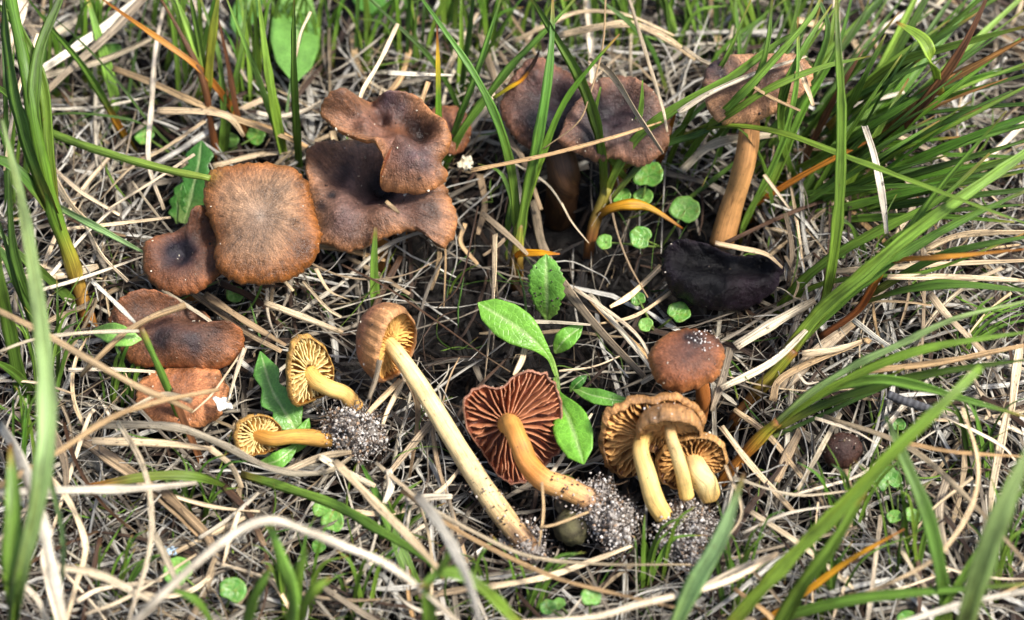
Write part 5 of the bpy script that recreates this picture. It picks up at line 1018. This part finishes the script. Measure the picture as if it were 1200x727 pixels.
# thin fresh grass hairs among the straw
added = 0; tries = 0
while added < 120 and tries < 3500:
    tries += 1
    px, py = rng.uniform(0, 1200), rng.uniform(0, 727); a = rng.uniform(0, math.pi * 2); L = rng.uniform(50, 150); cv = rng.gauss(0, .3)
    xy = []; x, y = px, py
    for i in range(4): xy.append((x, y)); x += math.cos(a) * L / 3; y += math.sin(a) * L / 3; a += cv
    z1 = rng.uniform(14, 28); A = np.array([tuple(q) for q in catmull(pts3(xy, (6, z1)), 12)])
    if blocked(A, 1.05).any(): continue
    mb = MB(); p = pts3(xy, (6, z1)); wp = rng.uniform(1.6, 3.6); st = jit(rng.choice([Gn, Gb, Gd]), rng); ribbon(mb, p, wp * pxm(p[0]), lambda t: grad(st, t), 'flat', 12, (.8, 1, .2))
    tag(mb.build('thin_grass', M_GREEN, loc=p[0]), straw_label(wp, 'green', xy).replace(' straw', ' blade'), 'grass', 'thin grass blades in the litter', 'thing'); added += 1

# upright tufts along the back and the left, thinner than the big shoots
TS = {}
for (rx, ry, nb, up_, sp) in [(190, 70, 4, 110, 60), (225, 120, 4, 130, 50), (292, 130, 5, 150, 50), (375, 70, 4, 90, 60), (432, 80, 4, 110, 70), (482, 95, 5, 120, 80), (562, 85, 6, 120, 90), (618, 62, 5, 100, 70), (668, 60, 5, 90, 80), (735, 70, 5, 110, 80), (790, 70, 5, 110, 90), (835, 62, 5, 100, 90), (880, 60, 6, 110, 110), (930, 60, 6, 110, 120),
                              (22, 250, 5, 160, 50), (60, 480, 5, 120, 60), (30, 600, 4, 130, 50), (140, 470, 3, 70, 40), (1020, 330, 4, 80, 120), (1120, 420, 4, 60, 130), (1000, 640, 4, 90, 90), (1150, 560, 4, 90, 80), (230, 620, 4, 70, 60), (455, 640, 4, 60, 60), (760, 690, 4, 80, 60), (130, 715, 5, 90, 60), (560, 715, 4, 70, 60), (620, 720, 5, 70, 70), (860, 720, 5, 110, 70), (960, 730, 5, 110, 90), (1060, 700, 5, 120, 80), (1170, 700, 5, 140, 60), (345, 740, 5, 110, 70), (420, 735, 4, 80, 60), (110, 100, 5, 120, 60), (60, 130, 4, 130, 50), (330, 60, 5, 90, 60), (520, 60, 5, 90, 60), (700, 45, 5, 80, 70)]:
    ms = sorted(MARKS, key=lambda m: (m[0] - rx) ** 2 + (m[1] - ry) ** 2)
    lb = f'small tuft of upright green grass by the {ms[0][2]}'
    for k_ in (1, 2, 3):
        if lb in TS: lb = f'small green tuft between {ms[0][2]} and {ms[k_][2]}'
    TS[lb] = 1; t = thing('grass_tuft', lb, 'grass', base_of(rx, ry), 'green grass tufts')
    for i in range(nb + 4):
        x0, y0 = rx + rng.uniform(-16, 16), ry + rng.uniform(-8, 8); L = up_ * rng.uniform(.6, 1.25); dx = rng.uniform(-.6, .9) * sp; zt = L * .32
        blade(t, [(x0, y0), (x0 + dx * .25, y0 - L * .5), (x0 + dx * .6, y0 - L * .85), (x0 + dx * rng.uniform(1, 1.3), y0 - L * rng.uniform(.9, 1.15))], (2, zt * .55, zt * .9, zt), rng.uniform(2.4, 6), rng.choice([Gd, Gn, Gn, Gb, Gs]))

# ------------------------------------------------------------------ matted litter (uncountable)
def litter(name, label, n, lmin, lmax, wmin, wmax, zlo, zhi, pal, wts, pad=380, curl=.5, sect='d', slack=1., dpow=1., mat=None):
    K = 11
    n = int(n * 1.25); n2 = n * 5
    px = nrg.uniform(-pad, 1200 + pad, n2); py = nrg.uniform(-pad - 40, 727 + pad, n2)
    inside = (px > -40) & (px < 1240) & (py > -40) & (py < 767)
    k = nrg.uniform(0, 1, n2) < np.clip(dens(px, py), .1, 1) ** dpow * np.where(inside, 1, .35)
    px, py = px[k][:n], py[k][:n]; n = len(px)
    # pixel -> level ground
    dx = (px - 600) / FPX; dy = -(py - 363.5) / FPX
    d = np.array(FWD)[None] + dx[:, None] * np.array(RGT)[None] + dy[:, None] * np.array(UPI)[None]
    g = np.array(CAM)[None] + d * ((.006 - CAM.z) / d[:, 2])[:, None]
    L = nrg.uniform(lmin, lmax, n) * nrg.uniform(.5, 1, n)
    # heading follows a slowly turning lay, plus scatter
    lay = .9 * np.sin(g[:, 0] * 14 + 1) + .8 * np.cos(g[:, 1] * 17 - g[:, 0] * 9)
    a = lay + nrg.normal(0, .9, n); mixr = nrg.uniform(0, 1, n) < .25; a = np.where(mixr, nrg.uniform(0, np.pi, n), a)
    cv = nrg.normal(0, curl, n); kink = nrg.uniform(0, 1, n) < .2; kat = nrg.integers(3, 8, n); kam = nrg.normal(0, .8, n)
    pts = np.zeros((n, K, 3)); cur = g[:, :2] - .5 * L[:, None] * np.stack([np.cos(a), np.sin(a)], -1); hd = a.copy()
    wv = nrg.uniform(0, 6, n); z0 = zlo + (zhi - zlo) * nrg.uniform(0, 1, n) ** .8; tilt = nrg.normal(0, .06, n)
    for i in range(K):
        pts[:, i, :2] = cur
        s = (i / (K - 1) - .5) * L
        pts[:, i, 2] = z0 + tilt * s + .0012 * np.sin(i * .8 + wv)
        hd = hd + cv / K + np.where(kink & (kat == i), kam, 0) + nrg.normal(0, .04, n)
        cur = cur + (L / (K - 1))[:, None] * np.stack([np.cos(hd), np.sin(hd)], -1)
    pts[:, :, 2] = np.maximum(pts[:, :, 2] + .8 * np.minimum(soil_z(pts[:, :, 0], pts[:, :, 1]) + .012, 0), soil_z(pts[:, :, 0], pts[:, :, 1]) + .0006)
    ok = ~blocked(pts, slack).any(1); pts = pts[ok]; n = len(pts)
    w_ = (nrg.uniform(0, 1, n) ** 1.7 * (wmax - wmin) + wmin)
    tan = np.gradient(pts, axis=1); tan /= np.linalg.norm(tan, axis=2, keepdims=True) + 1e-9
    up = np.array([0, 0, 1.]) + nrg.normal(0, .45, (n, 1, 3)); side = np.cross(tan, up); side /= np.linalg.norm(side, axis=2, keepdims=True) + 1e-9; nn = np.cross(side, tan)
    sec = {'d': [(-1, .1), (-.1, .32), (1, -.05), (.1, -.3)], 'c': [(-1, .4), (-.35, .02), (.35, .02), (1, .4), (.4, -.22), (-.4, -.22)]}[sect]; q = len(sec)
    tp = np.ones(K); tp[0] = .55; tp[-1] = .35; tp[-2] = .8
    h = (w_ / 2)[:, None] * tp[None] * nrg.uniform(.62, 1.15, (n, K))
    V = np.stack([pts + side * (h * x)[..., None] + nn * (h * y)[..., None] for x, y in sec], 2)      # n,K,q,3
    pal = np.array(pal); ci = nrg.choice(len(pal), n, p=np.array(wts) / sum(wts)); c = pal[ci] * nrg.uniform(.7, 1.2, (n, 1))
    Cc = np.ones((n, K, q, 4), np.float32); Cc[..., :3] = c[:, None, None, :]
    seg = np.linspace(0, 1, K)[None] * L[ok][:, None]
    T = np.zeros((n, K, q, 3), np.float32); T[..., 0] = seg[:, :, None]; T[..., 1] = np.array([x for x, y in sec])[None, None] * .5; T[..., 2] = nrg.uniform(0, 10, n)[:, None, None]
    base = (np.arange(n) * K * q)[:, None, None]; ii = (np.arange(K - 1) * q)[None, :, None]; jj = np.arange(q)[None, None, :]; j2 = (jj + 1) % q
    F = np.stack([base + ii + jj, base + ii + j2, base + ii + q + j2, base + ii + q + jj], -1).reshape(-1, 4)
    me = bpy.data.meshes.new(name); nv = V.size // 3; nf = len(F)
    me.vertices.add(nv); me.vertices.foreach_set('co', V.astype(np.float32).ravel())
    me.loops.add(nf * 4); me.loops.foreach_set('vertex_index', F.astype(np.int32).ravel())
    me.polygons.add(nf); me.polygons.foreach_set('loop_start', np.arange(0, nf * 4, 4, dtype=np.int32)); me.polygons.foreach_set('use_smooth', np.ones(nf, bool))
    me.update(calc_edges=True)
    at_ = me.attributes.new('col', 'FLOAT_COLOR', 'POINT'); at_.data.foreach_set('color', Cc.ravel())
    at_ = me.attributes.new('st', 'FLOAT_VECTOR', 'POINT'); at_.data.foreach_set('vector', T.ravel())
    me.materials.append(mat or M_STRAW); o = bpy.data.objects.new(name, me); COL.objects.link(o)
    tag(o, label, 'litter', kind='stuff'); print(name, n, nf * 2)
ROT_SHADE = [lin(28, 21, 17), lin(22, 17, 14), lin(44, 33, 25), lin(74, 56, 40)]  # rot colours taken darker to paint shade into the gaps
litter('rotten_shade_litter', 'rotting straw at the bottom of the mat, darkened as painted gap shade', 2600, .03, .085, .0009, .0030, -.009, .002, ROT_SHADE, [3, 3, 2, 1], slack=.4, dpow=.5, sect='c')
litter('matted_straw', 'dense mat of pale dry straw covering the ground', 3500, .04, .13, .0005, .0026, .000, .0145, [WH, CR, TN, GY, BN], [3.6, 2.6, .8, 3.8, 3], sect='c', curl=.6)
litter('fine_straw', 'fine pale dead grass threads matted over the straw', 3500, .02, .09, .0003, .0009, .000, .0175, [WH, CR, TN, GY, BN], [5, 3, 1, 3, 1.6], curl=1.3, dpow=1.3)
litter('fine_rootlets', 'fine brown rootlets and threads over the dark soil', 1800, .012, .045, .0002, .0006, -.010, .004, [lin(64, 46, 34), TN, lin(40, 30, 23)], [3, .6, 3], curl=1.8, dpow=0., slack=.5)
litter('fresh_moss_grass', 'tiny fresh green grass threads woven through the litter', 420, .015, .05, .0003, .0009, .004, .015, [lin(110, 150, 56), lin(130, 166, 70), lin(84, 124, 46)], [1, 1, 1], curl=1.0, mat=M_GREEN, dpow=.3)

for o in sc.objects:
    if '_b' in o: del o['_b']
